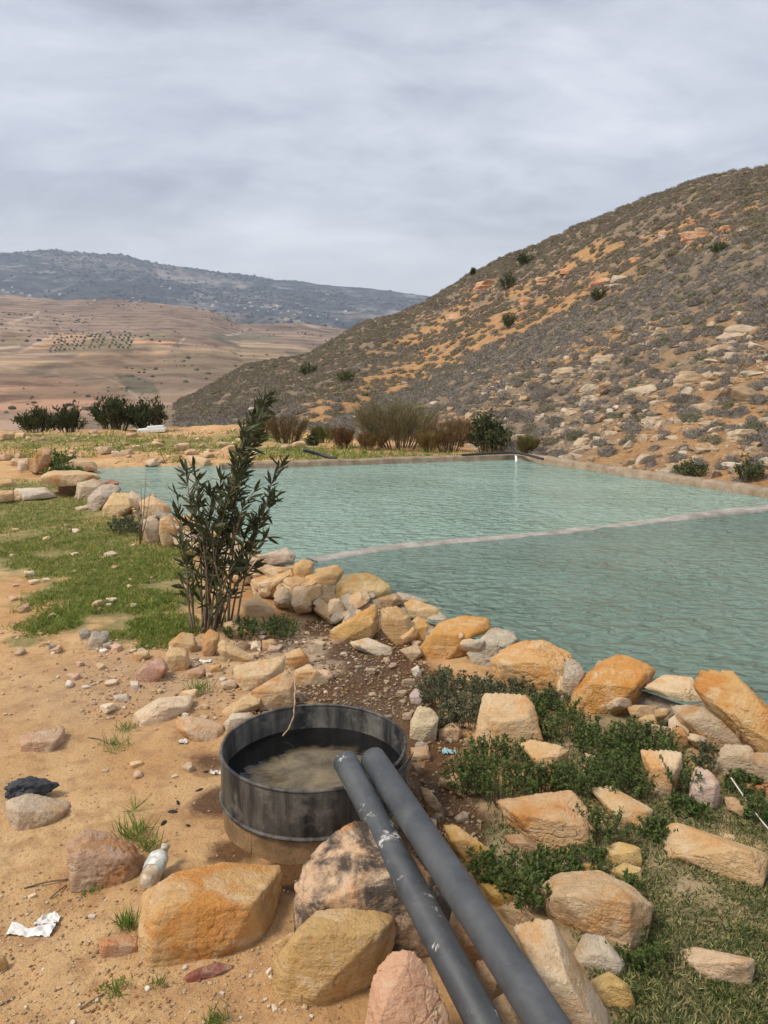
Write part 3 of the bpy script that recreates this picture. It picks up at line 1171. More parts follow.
def make_stone(poly, seed, k=.85, zb=None, rv=None, rough=1.0, sharp=110, nchip=6, **_):
    """a chipped quarry stone: hull of corner points with worn edges, standing where the photo shows it"""
    g = np.random.default_rng(seed)
    H = hull(poly)
    cx = sum(p[0] for p in H) / len(H)
    cy = sum(p[1] for p in H) / len(H)
    ymax = max(p[1] for p in H)
    ymin = min(p[1] for p in H)
    xmin, xmax = min(p[0] for p in H), max(p[0] for p in H)
    bx = [p[0] for p in H if p[1] > ymax - .15 * (ymax - ymin)]
    bx = .5 * (sum(bx) / len(bx)) + .5 * cx
    P = ground_hit(bx, ymax, zb)
    zg = P[2]
    dh = unit([P[0], P[1], 0])
    lat = np.array([dh[1], -dh[0], 0])
    r_b = math.hypot(P[0], P[1])
    rt_ = on_z(cx, ymin, zg)
    r_t = math.hypot(rt_[0], rt_[1]) if rt_[1] > 0 else 1e3
    wd = (xmax - xmin) / F * (r_b / CP)
    D = min(k * wd, .72 * (r_t - r_b))
    rv = g.uniform(.42, .66) if rv is None else rv

    def at(px, py, r):
        d = ray(px, py)
        return CAM + d / math.hypot(d[0], d[1]) * r

    def depth(v):
        return r_b + D * (.04 + .84 * max(v, 0) ** .9)
    emb = .04 * wd + .008
    pts = []
    for px, py in H:
        v = (ymax - py) / (ymax - ymin)
        q = at(px, py, depth(v))
        pts.append(q)
        if v < .35:
            pts.append(np.array([q[0], q[1], zg - emb]))
    # ridge between the top and the front face
    yr = ymax - rv * (ymax - ymin)
    xs = []
    for (ax, ay), (bx_, by_) in zip(H, H[1:] + H[:1]):
        if (ay - yr) * (by_ - yr) < 0:
            xs.append(ax + (bx_ - ax) * (yr - ay) / (by_ - ay))
    if len(xs) >= 2:
        xl, xr = min(xs), max(xs)
        for f_ in (g.uniform(.08, .22), g.uniform(.42, .6), g.uniform(.78, .92)):
            yy = yr + (ymax - ymin) * g.uniform(-.10, .10)
            v = (ymax - yy) / (ymax - ymin)
            pts.append(at(xl + (xr - xl) * f_, yy, r_b + D * g.uniform(.10, .22) * (.5 + v)))
    for (ax, ay) in H:
        if g.random() < .55:
            f_ = g.uniform(.55, .82)
            qx, qy = cx + (ax - cx) * f_, cy + (ay - cy) * f_
            v = (ymax - qy) / (ymax - ymin)
            pts.append(at(qx, qy, depth(v) - D * g.uniform(.04, .2)))
    for sx in (-.36, .36):
        q = P + dh * D * .98 + lat * sx * wd
        pts.append(np.array([q[0], q[1], zg - emb]))
    pts = np.array(pts)
    bm = bmesh.new()
    for q in pts:
        bm.verts.new(q)
    bmesh.ops.convex_hull(bm, input=bm.verts[:])
    bm.normal_update()
    C = pts.mean(0)
    N, Dd = [], []
    for f_ in bm.faces:
        n = np.array(f_.normal[:])
        if np.linalg.norm(n) < .5:
            continue
        d = float(np.dot(n, np.array(f_.verts[0].co[:]) - C))
        if d < 0:
            n, d = -n, -d
        if any(np.dot(n, m) > .996 for m in N):
            continue
        N.append(n)
        Dd.append(max(d, .02 * wd))
    bm.free()
    for _ in range(nchip):
        n = unit(-dh * g.uniform(-.4, 1) + lat * g.uniform(-1, 1) + np.array([0, 0, g.uniform(.0, 1)]))
        N.append(n)
        Dd.append(float(((pts - C) @ n).max()) * g.uniform(.92, .99))
    N, Dd = np.array(N), np.array(Dd)
    wpx = xmax - xmin
    sub = 6 if wpx > 85 else (5 if wpx > 22 else 4)
    U, Fc = ico(sub)
    q = np.maximum(U @ N.T, 0) / Dd
    rad = ((q ** sharp).sum(1)) ** (-1 / sharp)
    V = U * rad[:, None]
    sz = np.median(rad)
    off = g.uniform(0, 100, 3)
    p_ = V / sz + off
    nn = fbm(p_ * 1.5, 3, seed)
    n3 = np.abs(fbm(p_ * 2.6 + 40, 2, seed + 3))
    n4 = fbm(p_ * np.array([6, 6, 13]), 3, seed + 8)
    amp = rough * (.026 * nn - .045 * np.maximum(.1 - n3, 0) / .1 + .022 * n4)
    if sub > 4:
        amp = amp + rough * .012 * (1 - 2 * np.abs(fbm(p_ * 9, 2, seed + 11)))
    V = V * (1 + amp + .012)[:, None]
    return V, Fc, C


def stone(tile, poly, col, label, k=.85, zb=None, stain=0.0, name='stone', cat='stone', group=None, **kw):
    ox, oy, sc = TILE[tile]
    P = [(ox + x / sc, oy + y / sc) for x, y in poly]
    stone.n += 1
    V, Fc, C = make_stone(P, 1000 + stone.n * 7, k, zb, **kw)
    o = obj(name, mesh(name, V, Fc, M_STONE), C)
    j = np.random.default_rng(stone.n).uniform(.985, 1.015, 3) * np.random.default_rng(stone.n + 5).uniform(.93, 1.06)
    o.color = (*(np.array(col) * j), 1 - stain)
    tag(o, label, cat, group)
    return o


stone.n = 0
G_DIRT = 'loose stones lying on the sandy ground'
G_PIPE = 'boulders around and under the pipes'
G_WALL = 'stones set in the near reservoir wall'
G_WEED = 'stones among the weeds on the right'
G_BUSH = 'stones piled below the oleander'
G_LEFT = 'stones of the left end of the wall'
B = dict(name='boulder', cat='boulder')
WS = dict(name='wall_stone', cat='wall stone', group=G_WALL)
LS = dict(name='wall_stone', cat='wall stone', group=G_LEFT)

# --- left sand
stone('R1', [(72, 520), (110, 512), (250, 488), (248, 545), (185, 590), (78, 560)], PINK, 'flat pinkish wedge shaped stone alone on the bare sand at left', .9, ttilt=3, ftilt=4, group=G_DIRT)
stone('Z1', [(12, 480), (60, 466), (145, 485), (140, 510), (90, 540), (30, 535), (14, 510)], (.50, .40, .29), 'grey tan stone with chalky top beside the black rag', .8, group=G_DIRT)
stone('R2', [(235, 140), (290, 100), (350, 105), (455, 150), (498, 200), (490, 270), (430, 310), (330, 290), (250, 275), (235, 210)], (.50, .34, .235), 'knobbly pinkish brown boulder left of the plastic bottle', .8, group=G_DIRT, rough=1.8, **B)
stone('Z1', [(285, 665), (350, 625), (440, 605), (565, 612), (566, 640), (550, 730), (530, 775), (470, 790), (400, 805), (290, 798), (278, 760)], OCH, 'big squarish ochre block in front of the metal tub', .85, ttilt=14, ftilt=28, rough=.7, group=G_PIPE, **B)
stone('R2', [(345, 490), (385, 475), (480, 465), (500, 535), (430, 545), (350, 530)], (.52, .29, .17), 'small rosy stone half under the left of the ochre block', .9, group=G_PIPE)
stone('R1', [(522, 285), (570, 235), (625, 222), (650, 265), (600, 318), (540, 305)], (.48, .29, .22), 'red and white banded stone left of the upright tan stones', .8, group=G_BUSH)
stone('R1', [(650, 160), (700, 122), (745, 130), (760, 180), (720, 210), (648, 205)], TAN, 'rounded tan stone behind another just below the oleander', .8, group=G_BUSH)
stone('R1', [(632, 215), (650, 180), (715, 185), (735, 240), (710, 270), (660, 275), (635, 250)], TAN, 'plump tan stone in front of a rounded one below the oleander', .8, group=G_BUSH)
stone('R3', [(50, 440), (150, 375), (278, 362), (280, 400), (250, 440), (150, 478), (80, 478)], PALE, 'long pale slab on the dirt up left of the tub', .8, group=G_DIRT, ttilt=12, ftilt=12)
stone('R3', [(208, 460), (250, 442), (330, 455), (400, 480), (400, 515), (370, 545), (300, 545), (220, 500)], (.56, .41, .27), 'pale tan stone between the long slab and the tub rim', .8, group=G_DIRT)
stone('R3', [(393, 435), (490, 362), (548, 360), (540, 415), (450, 440), (410, 448)], (.57, .40, .22), 'leaning yellowish stone behind the left of the tub rim', .7, group=G_BUSH)
stone('R3', [(402, 470), (430, 435), (500, 430), (515, 445), (500, 480), (410, 505)], (.55, .47, .38), 'rough whitish stone touching the back left of the tub', .8, group=G_BUSH, rough=1.5)
stone('R3', [(435, 255), (520, 235), (640, 210), (630, 270), (560, 335), (480, 350), (440, 300)], (.60, .44, .27), 'broad pale boulder face behind the tub below the oleander', .6, group=G_BUSH, ftilt=35, **B)
stone('R3', [(500, 350), (560, 320), (640, 270), (675, 300), (668, 410), (540, 425)], (.54, .38, .22), 'upright tan boulder with the rope against the back of the tub', .6, group=G_BUSH, ftilt=12, **B)
stone('S1', [(165, 440), (230, 410), (260, 440), (268, 480), (200, 500), (170, 480)], (.58, .40, .23), 'rounded peak stone topping the boulders behind the tub', .7, group=G_BUSH)
stone('S1', [(205, 500), (265, 475), (330, 530), (342, 548), (260, 560), (205, 545)], (.56, .42, .27), 'low stone sloping right from the boulders behind the tub', .8, group=G_BUSH)
stone('R3', [(320, 130), (345, 108), (385, 130), (380, 175), (350, 218), (318, 210)], (.56, .34, .16), 'upright orange tan stone at the foot of the oleander', .7, group=G_BUSH)
stone('R3', [(375, 165), (395, 150), (520, 225), (500, 238), (400, 215), (375, 195)], (.56, .40, .22), 'long tan stone sloping right at the foot of the oleander', .6, group=G_BUSH)
stone('R3', [(395, 90), (430, 78), (510, 130), (490, 150), (400, 130)], (.55, .37, .20), 'ochre stone right behind the oleander stems', .6, group=G_BUSH)
stone('R3', [(255, 270), (320, 250), (335, 280), (290, 308), (255, 300)], PINK, 'small pink stone between the red stone and the pale boulder', .8, group=G_BUSH)
stone('R3', [(343, 252), (385, 242), (392, 275), (345, 278)], OCH, 'fist sized ochre stone right of the small pink stone', .8, group=G_BUSH)
stone('R3', [(38, 310), (70, 308), (77, 340), (45, 345)], WHT, 'small white stone below the red and white banded stone', .8, group=G_BUSH)
stone('R3', [(50, 200), (110, 190), (118, 220), (60, 237)], (.54, .40, .24), 'small ochre stone up left of the banded red stone', .8, group=G_BUSH)
stone('R1', [(400, 408), (450, 395), (468, 420), (420, 430)], (.58, .45, .28), 'small cream stone with a grass tuft above the bare sand', .8, group=G_DIRT)
stone('R1', [(430, 365), (490, 358), (503, 395), (450, 393)], (.56, .48, .38), 'small whitish stone right above the cream one', .8, group=G_DIRT)
stone('R1', [(65, 32), (110, 8), (122, 40), (80, 50)], (.42, .27, .18), 'reddish stone on the left edge of the grass', .8, group=G_DIRT)
stone('R2', [(-20, 535), (15, 540), (30, 570), (22, 600), (-20, 605)], OCH, 'ochre stone cut by the left edge of the photo', .8, group=G_DIRT)
stone('Z1', [(372, 838), (398, 815), (440, 803), (478, 812), (440, 830), (395, 842)], (.30, .12, .10), 'flat dark red stone under the front of the ochre block', .9, group=G_PIPE)
# grey clods
for i, (P, lb) in enumerate([([(300, 125), (322, 102), (348, 118), (345, 150), (312, 150)], 'grey lump at the left of the clod heap in the grass'),
                             ([(340, 150), (365, 112), (410, 135), (418, 168), (370, 192), (335, 178)], 'biggest grey lump in the middle of the clod heap in the grass'),
                             ([(385, 120), (415, 116), (428, 150), (400, 150)], 'grey lump at the back of the clod heap in the grass'),
                             ([(392, 168), (428, 158), (432, 185), (400, 195)], 'grey lump at the right of the clod heap in the grass')]):
    stone('R1', P, (.37, .325, .275), lb, .9, name='clod', cat='clod', group='grey clods in the grass', rough=2.0)
stone('R1', [(185, 175), (225, 170), (235, 198), (190, 202)], (.22, .20, .19), 'dark grey clod lying left of the clod heap', .9, name='clod', cat='clod', group='grey clods in the grass', rough=2.0)

# --- around the pipes
stone('R4', [(195, 555), (270, 450), (340, 385), (430, 368), (560, 380), (618, 410), (605, 510), (520, 630), (420, 665), (380, 720), (320, 722), (200, 695), (185, 640)], (.55, .36, .165), 'smooth yellow ochre boulder left of the pipes at the bottom', .7, ttilt=25, ftilt=35, rough=.6, group=G_PIPE, **B)
stone('R4', [(178, 505), (265, 452), (290, 480), (215, 550)], (.52, .34, .15), 'ochre stone tucked behind the smooth ochre boulder', .8, group=G_PIPE)
stone('I', [(294, 884), (303, 863), (317, 843), (357, 818), (395, 832), (425, 875), (452, 905), (440, 940), (400, 955), (350, 960), (296, 935)], (.60, .415, .27), 'large pink boulder with black stains under the two pipes', .75, stain=1.0, ttilt=22, ftilt=40, rough=.7, zb=.03, group=G_PIPE, **B)
stone('I', [(372, 975), (392, 950), (409, 948), (425, 963), (445, 1005), (460, 1085), (358, 1085), (368, 1005)], (.60, .36, .24), 'red and white boulder at the bottom edge under the pipe', .7, ttilt=30, ftilt=40, group=G_PIPE, **B)
stone('R5', [(150, 85), (200, 90), (330, 185), (338, 215), (250, 230), (170, 150)], (.58, .36, .12), 'bright ochre stone along the right side of the pipes', .6, group=G_PIPE)
stone('R5', [(280, 288), (330, 295), (410, 345), (380, 380), (330, 370)], (.60, .37, .11), 'orange ochre stone by the right pipe below the leafy weed', .7, group=G_PIPE)
stone('R5', [(340, 375), (400, 348), (468, 405), (440, 440), (380, 440)], (.54, .38, .22), 'tan stone between the orange stone and the big pale slab', .7, group=G_PIPE)
stone('R5', [(390, 440), (490, 408), (530, 420), (560, 560), (610, 650), (720, 830), (730, 900), (600, 900), (470, 620)], (.60, .48, .34), 'long pale slab with orange side right of the pipes at the bottom', .8, ttilt=20, ftilt=45, group=G_PIPE, rough=.8, **B)
stone('R5', [(170, 450), (230, 420), (300, 520), (262, 590), (200, 530)], BRN, 'dark brown stone wedged between the two pipes', .8, zb=.02, group=G_PIPE)
stone('R5', [(265, 560), (330, 560), (360, 660), (320, 710), (268, 640)], (.50, .34, .20), 'tan stone wedged between the pipes below the dark one', .8, zb=.02, group=G_PIPE)
stone('R5', [(315, 705), (365, 672), (420, 760), (440, 850), (330, 850)], (.50, .36, .22), 'pale stone between the pipes at the bottom edge', .8, group=G_PIPE)
stone('R7', [(75, 560), (110, 570), (165, 640), (168, 695), (110, 665), (85, 620)], (.40, .26, .14), 'brown and black stone right beside the tub under the pipe', .8, stain=.7, group=G_PIPE)
stone('R7', [(150, 530), (210, 508), (265, 560), (240, 598), (160, 560)], (.42, .29, .18), 'brown rounded stone in the wet mud right of the pipes', .8, group=G_PIPE)
stone('R7', [(40, 410), (110, 405), (118, 460), (70, 470), (45, 450)], (.46, .31, .19), 'tan stone at the right of the tub rim', .8, group=G_PIPE)
stone('R7', [(45, 470), (95, 465), (100, 505), (60, 515)], (.44, .28, .15), 'small brown stone under the torn tub rim', .8, group=G_PIPE)
# --- right, among the weeds
stone('R7', [(40, 310), (70, 250), (130, 265), (150, 300), (135, 360), (80, 392), (38, 362)], (.60, .50, .34), 'cream stone with dirty foot right behind the tub', .8, group=G_WEED)
stone('R7', [(145, 345), (200, 316), (242, 350), (222, 388), (150, 382)], (.46, .31, .20), 'small brown stone right of the cream stone', .8, group=G_WEED)
stone('R7', [(35, 212), (60, 183), (107, 210), (80, 248), (45, 242)], (.46, .38, .36), 'pinkish grey stone in the wet gravel behind the cream stone', .8, group=G_WEED)
stone('R7', [(43, 112), (70, 94), (84, 130), (60, 142)], WHT, 'small white stone near the seep below the wall', .8, group=G_WEED)
stone('R7', [(588, 252), (625, 243), (634, 280), (600, 284)], (.5, .38, .24), 'small tan stone at the foot of the wall between two big stones', .8, group=G_WEED)
stone('R7', [(328, 200), (490, 215), (515, 250), (552, 395), (480, 400), (340, 410), (285, 380), (310, 300)], (.60, .42, .25), 'upright pale tan stone with flat face rising from the weeds', .6, ftilt=38, rough=.7, group=G_WEED, **B)
stone('R7', [(458, 398), (500, 380), (620, 405), (648, 425), (605, 535), (570, 535), (540, 450)], (.60, .40, .21), 'wedge shaped tan stone below the upright one in the weeds', .7, ttilt=4, ftilt=-8, group=G_WEED)
stone('Z2', [(225, 480), (330, 465), (380, 460), (415, 500), (425, 560), (390, 587), (330, 583), (280, 548), (240, 515)], (.58, .385, .20), 'wide orange tan boulder between two leafy weed beds', .8, ftilt=42, ttilt=18, group=G_WEED, **B)
stone('Z2', [(238, 550), (275, 547), (312, 580), (290, 585), (255, 572)], (.42, .29, .18), 'thin brown stone under the left edge of the wide boulder', .8, group=G_WEED)
stone('Z2', [(410, 455), (450, 450), (540, 500), (520, 537), (480, 532), (440, 495)], (.60, .44, .27), 'flat pale stone in the weeds above the small yellow stones', .8, ttilt=6, group=G_WEED)
stone('R8', [(275, 420), (440, 425), (440, 490), (390, 590), (330, 597), (325, 545), (300, 470)], (.62, .46, .31), 'ragged pale stone in the weeds below the wall', .6, ftilt=35, rough=1.6, group=G_WEED)
stone('R8', [(468, 545), (490, 478), (550, 505), (582, 550), (575, 600), (548, 655), (466, 602)], (.60, .46, .40), 'pink and white pointed stone near the white cable', .6, ftilt=35, group=G_WEED)
stone('R8', [(635, 552), (740, 540), (800, 560), (800, 590), (640, 588)], (.52, .22, .12), 'brick red stone at the foot of the wall near the white cable', .6, group=G_WEED)
stone('R8', [(598, 602), (640, 603), (715, 660), (702, 684), (612, 652)], (.48, .32, .19), 'brown stone lying below the brick red one', .6, group=G_WEED)
stone('R8', [(60, 430), (125, 450), (130, 477), (80, 465)], (.60, .46, .32), 'small pale stone half hidden in the middle of the weeds', .8, group=G_WEED)
stone('Z2', [(560, 530), (580, 523), (660, 555), (750, 580), (768, 600), (757, 642), (690, 632), (620, 610), (547, 600), (546, 565)], (.57, .39, .21), 'long flat tan slab lying in the grass at right', .7, ttilt=14, ftilt=30, rough=.8, group=G_WEED, name='slab', cat='slab')
stone('R6', [(580, 112), (645, 130), (648, 152), (590, 135)], (.56, .40, .24), 'small tan stone behind the long slab in the grass', .8, group=G_WEED)
stone('Z2', [(310, 660), (340, 625), (430, 620), (500, 655), (538, 690), (525, 742), (490, 777), (420, 760), (380, 745), (325, 715)], (.60, .43, .26), 'big flat topped tan boulder with a damp spot near the bottom right', .8, ttilt=12, ftilt=38, stain=.15, rough=.9, group=G_WEED, **B)
stone('Z2', [(370, 805), (400, 745), (440, 753), (458, 790), (482, 805), (470, 825), (390, 822)], (.46, .41, .33), 'broken grey cement lump below the flat topped boulder', .7, group=G_WEED, name='cement_lump', cat='cement lump', rough=1.6)
stone('Z2', [(405, 845), (450, 822), (490, 850), (502, 885), (480, 898), (420, 892)], (.58, .42, .18), 'rounded yellow stone below the grey cement lump', .8, group=G_WEED)
stone('Z2', [(430, 578), (470, 562), (512, 575), (516, 607), (470, 614), (435, 603)], YEL, 'yellow stone at the back of the small yellow cluster', .7, group=G_WEED)
stone('Z2', [(448, 622), (480, 605), (514, 615), (514, 648), (480, 643)], (.60, .42, .18), 'yellow stone at the front of the small yellow cluster', .7, group=G_WEED)
stone('Z2', [(395, 610), (430, 602), (444, 615), (412, 625)], (.58, .42, .22), 'flat sliver of tan stone left of the small yellow cluster', .8, group=G_WEED)
stone('Z2', [(583, 785), (620, 773), (680, 790), (742, 798), (737, 822), (640, 842), (610, 818)], (.60, .45, .30), 'flat sandy slab sunk in the dry grass at lower right', 1.0, ttilt=3, ftilt=60, group=G_WEED, name='slab', cat='slab')
# --- near wall, from right to left
stone('R8', [(475, 170), (500, 108), (560, 122), (630, 116), (690, 200), (768, 262), (830, 320), (830, 440), (768, 427), (690, 350), (590, 290), (520, 235)], (.55, .345, .15), 'long ochre capping slab at the right end of the wall', .6, zb=.07, ftilt=30, ttilt=28, **WS)
stone('R8', [(283, 182), (370, 130), (475, 142), (480, 190), (525, 225), (460, 252), (400, 228), (335, 202)], (.60, .46, .29), 'pale capping stone left of the long ochre slab', .6, zb=.10, **WS)
stone('R8', [(390, 250), (460, 245), (560, 262), (700, 360), (690, 410), (560, 400), (430, 330)], (.46, .36, .25), 'grey tan stone under the long ochre capping slab', .4, zb=.03, rough=1.5, **WS)
stone('R8', [(545, 490), (600, 400), (700, 400), (725, 440), (722, 520), (600, 535)], (.48, .38, .27), 'weathered stone at the foot of the right end of the wall', .4, rough=1.5, **WS)
stone('R8', [(400, 330), (440, 330), (470, 380), (450, 420), (405, 400)], (.46, .26, .12), 'rusty stone low in the wall behind the weeds', .5, **WS)
stone('R8', [(270, 290), (330, 282), (345, 315), (300, 325), (265, 315)], (.56, .38, .19), 'small ochre stone low in the wall right of the orange boulder', .5, zb=.04, **WS)
stone('R8', [(700, 430), (768, 430), (830, 450), (830, 560), (740, 545), (705, 510)], (.42, .33, .23), 'grey stone in the wall at the right edge of the photo', .4, rough=1.4, **WS)
stone('R8', [(10, 210), (70, 130), (150, 70), (210, 48), (340, 110), (290, 150), (250, 215), (170, 272), (60, 292), (20, 262)], (.56, .30, .10), 'large domed deep orange stone in the wall', .7, ttilt=30, ftilt=38, rough=.8, **WS)
stone('R7', [(345, 75), (400, 30), (480, 3), (560, 3), (650, 50), (690, 110), (640, 200), (560, 195), (460, 165), (380, 150)], (.57, .34, .14), 'large tan orange stone in the wall with overhanging foot', .7, ttilt=26, ftilt=20, **WS)
stone('R7', [(640, 60), (680, 75), (712, 125), (680, 190), (640, 240), (615, 215), (640, 140)], (.46, .40, .32), 'grey mortar crusted stone between the two large orange stones', .7, rough=2, **WS)
stone('Z2', [(70, 178), (110, 125), (160, 110), (210, 115), (216, 137), (160, 182), (120, 202), (80, 197)], (.57, .32, .11), 'tilted orange slab in the wall left of the large tan orange stone', .7, ttilt=30, **WS)
stone('Z2', [(165, 185), (215, 135), (255, 140), (270, 165), (235, 185), (215, 215), (180, 205)], (.42, .37, .30), 'crumbling grey stone right of the tilted orange slab', .7, rough=2, **WS)
stone('S1', [(645, 322), (680, 292), (747, 315), (742, 352), (700, 395), (650, 372)], (.54, .33, .13), 'square ochre stone low in the wall right of the leaning triangle', .6, **WS)
stone('S1', [(540, 262), (600, 250), (655, 290), (655, 382), (600, 402), (545, 345)], (.52, .34, .16), 'upright ochre stone in the wall next to the leaning triangle', .6, **WS)
stone('S1', [(345, 350), (370, 330), (525, 240), (535, 330), (500, 372), (400, 385)], (.56, .35, .14), 'triangular ochre stone leaning against the wall', .5, ftilt=30, **WS)
stone('S1', [(372, 160), (400, 130), (500, 124), (572, 165), (582, 200), (525, 245), (470, 280), (380, 315)], (.58, .42, .20), 'big stone with bright yellow top in the wall', .6, ttilt=14, rough=1.4, **WS)
stone('S1', [(530, 222), (600, 203), (635, 238), (570, 260), (535, 250)], (.42, .29, .17), 'brown stone on the wall top right of the bright yellow one', .6, zb=.16, **WS)
stone('S1', [(628, 242), (660, 224), (768, 262), (765, 292), (690, 294), (650, 272)], (.56, .40, .22), 'tan cap stone at the wall top above the square ochre stone', .6, zb=.13, **WS)
stone('S1', [(600, 200), (640, 205), (730, 235), (700, 245), (630, 240)], (.40, .35, .28), 'grey rubble stone along the waterside of the wall top', .6, zb=.16, rough=2, **WS)
stone('S1', [(700, 300), (768, 275), (800, 300), (790, 345), (745, 345)], (.44, .39, .31), 'grey stone behind the tilted orange slab', .6, zb=.06, rough=2, **WS)
stone('S1', [(610, 422), (680, 398), (705, 440), (660, 465)], (.38, .27, .17), 'brown stone in the wet mud at the wall foot', .7, **WS)
stone('S1', [(418, 392), (490, 374), (582, 412), (585, 435), (540, 445), (440, 417)], (.60, .50, .38), 'flat white edged slab lying at the wall foot by the seep', .7, ttilt=4, group=G_WALL, name='slab', cat='slab')
stone('S1', [(288, 112), (370, 93), (402, 120), (360, 172), (300, 165)], (.56, .37, .18), 'blocky ochre stone on the wall top left of the bright yellow one', .6, zb=.17, **WS)
stone('S1', [(205, 92), (240, 70), (288, 76), (270, 140), (215, 170)], (.55, .36, .17), 'tall ochre stone on the wall top right of the oleander', .6, zb=.13, **WS)
stone('S1', [(203, 182), (260, 168), (345, 205), (352, 272), (310, 280), (240, 225)], (.52, .34, .17), 'large stone slumped at the wall foot right of the oleander', .6, **WS)
stone('S1', [(150, 140), (205, 120), (215, 200), (190, 215), (160, 180)], (.40, .30, .20), 'shaded brown stone in the wall right of the oleander', .5, **WS)
stone('S1', [(300, 170), (370, 165), (376, 300), (345, 290), (330, 215)], (.44, .35, .24), 'weathered grey tan stone in the wall below the blocky ochre one', .5, rough=1.6, **WS)
stone('S1', [(38, 152), (100, 130), (150, 160), (192, 212), (170, 232), (120, 212), (55, 188)], (.55, .39, .23), 'pointed tan stone in the wall just right of the oleander', .6, **WS)
stone('S1', [(28, 122), (100, 93), (168, 108), (145, 132), (60, 135)], (.48, .36, .26), 'flat pinkish slab on the wall beside the oleander', .7, zb=.16, **WS)
stone('S1', [(68, 62), (180, 28), (215, 58), (205, 84), (110, 88)], (.50, .39, .31), 'flat pale slab on the waterside edge beside the oleander', .7, zb=.2, **WS)
stone('S1', [(-20, 80), (40, 50), (85, 70), (60, 110), (-10, 115)], (.50, .37, .25), 'tan wall stone seen through the oleander stems', .6, zb=.17, **WS)
stone('S1', [(8, 242), (60, 213), (132, 262), (128, 298), (20, 292)], (.55, .39, .23), 'tan boulder between the oleander and the wall', .7, group=G_BUSH)
stone('S1', [(-110, 90), (-40, 60), (-20, 110), (-50, 150), (-105, 140)], (.50, .36, .22), 'tan wall stone behind the left of the oleander', .6, **WS)
stone('S1', [(85, 385), (130, 378), (150, 410), (110, 425), (85, 410)], (.52, .34, .18), 'ochre stone lying in the grey gravel', .8, group=G_BUSH)
# --- left end of the wall
stone('S2', [(168, 158), (210, 130), (330, 128), (415, 143), (428, 165), (330, 185), (240, 180)], (.58, .42, .25), 'broad tan cap on the far left end of the wall', .6, zb=.26, **LS)
stone('S2', [(243, 168), (325, 160), (330, 227), (250, 222)], (.38, .22, .13), 'red brown block under the broad tan cap', .6, **LS)
stone('S2', [(328, 182), (400, 165), (442, 182), (385, 255), (335, 245)], (.48, .38, .27), 'grey tan block right of the red brown one', .6, **LS)
stone('S2', [(378, 238), (430, 190), (480, 182), (522, 205), (470, 255), (410, 302), (385, 280)], (.42, .36, .30), 'rough grey stone midway along the left wall', .6, rough=1.7, **LS)
stone('S2', [(430, 185), (470, 168), (512, 178), (500, 198), (440, 205)], (.36, .17, .12), 'dark red cap stone on the left wall', .6, zb=.26, **LS)
stone('S2', [(438, 292), (480, 222), (540, 240), (592, 230), (597, 278), (500, 327), (480, 305)], (.56, .40, .21), 'angular yellow stone midway along the left wall', .6, **LS)
stone('S2', [(560, 215), (600, 235), (620, 262), (590, 285), (545, 245)], (.52, .40, .29), 'pale stone on the waterside of the left wall', .6, zb=.16, **LS)
stone('S2', [(592, 262), (650, 235), (700, 262), (732, 292), (720, 322), (610, 325)], (.54, .38, .22), 'rounded tan stone on top of the left wall near the oleander', .6, zb=.1, **LS)
stone('S2', [(600, 340), (650, 325), (682, 345), (678, 432), (640, 442), (608, 385)], (.47, .37, .27), 'grey tan stone low in the left wall near the oleander', .6, **LS)
stone('S2', [(680, 330), (735, 315), (750, 370), (748, 442), (700, 458), (678, 400)], (.53, .38, .22), 'ochre stone in the left wall touching the oleander leaves', .6, **LS)
stone('S2', [(630, 240), (655, 225), (670, 245), (640, 255)], (.28, .18, .13), 'small dark stone perched on the left wall', .6, zb=.22, **LS)
stone('S2', [(128, 92), (180, 28), (222, 40), (218, 88), (150, 135)], (.42, .26, .14), 'brown boulder beyond the left end of the wall', .7, zb=.2, group=G_LEFT, **B)
stone('S2', [(78, 88), (120, 75), (132, 115), (85, 128)], (.52, .46, .40), 'whitish boulder left of the brown one beyond the wall', .7, zb=.2, group=G_LEFT, **B)
stone('S2', [(268, 105), (330, 70), (412, 100), (414, 122), (290, 126)], (.50, .36, .22), 'low brown boulder on the corner of the far shore', .7, zb=.2, group=G_LEFT, **B)
stone('S2', [(-20, 170), (50, 163), (67, 195), (-20, 205)], (.55, .38, .20), 'tan stone cut by the left edge above the grass', .8, zb=.1, group=G_LEFT)
stone('S2', [(-20, 215), (60, 213), (63, 252), (-20, 258)], (.50, .34, .18), 'ochre slab cut by the left edge beside the whitish flat slab', .8, zb=.1, group=G_LEFT)
stone('S2', [(60, 207), (200, 200), (242, 236), (100, 248)], (.58, .51, .42), 'long whitish flat slab at the back of the grass', .8, zb=.1, ttilt=2, group=G_LEFT, name='slab', cat='slab')
stone('S2', [(443, 482), (480, 471), (510, 486), (460, 502)], (.58, .50, .38), 'pale flat stone in the grass below the left wall', .8, group=G_LEFT)
stone('S2', [(320, 287), (380, 274), (388, 296), (330, 303)], (.54, .42, .28), 'tan flat stone at the edge of the grass by the left wall', .8, group=G_LEFT)

# ------------------------------------------------------------------ small repeated stones
PEB = []
for k in range(10):
    g = np.random.default_rng(300 + k)
    U, Fc = ico(3)
    N = np.concatenate([np.array([unit(g.normal(size=3)) for _ in range(9)]), np.eye(3), -np.eye(3)])
    Dd = g.uniform(.65, 1.0, 15)
    q = np.maximum(U @ N.T, 0) / Dd
    V = U * ((q ** 50).sum(1) ** (-1 / 50))[:, None] * np.array([1.1, .85, .62])
    V *= (1 + .04 * fbm(V * 2.5, 3, 310 + k))[:, None]
    PEB.append((V, Fc))
PEB_ME = [mesh('small_stone', V, Fc, M_PEB, False) for V, Fc in PEB]


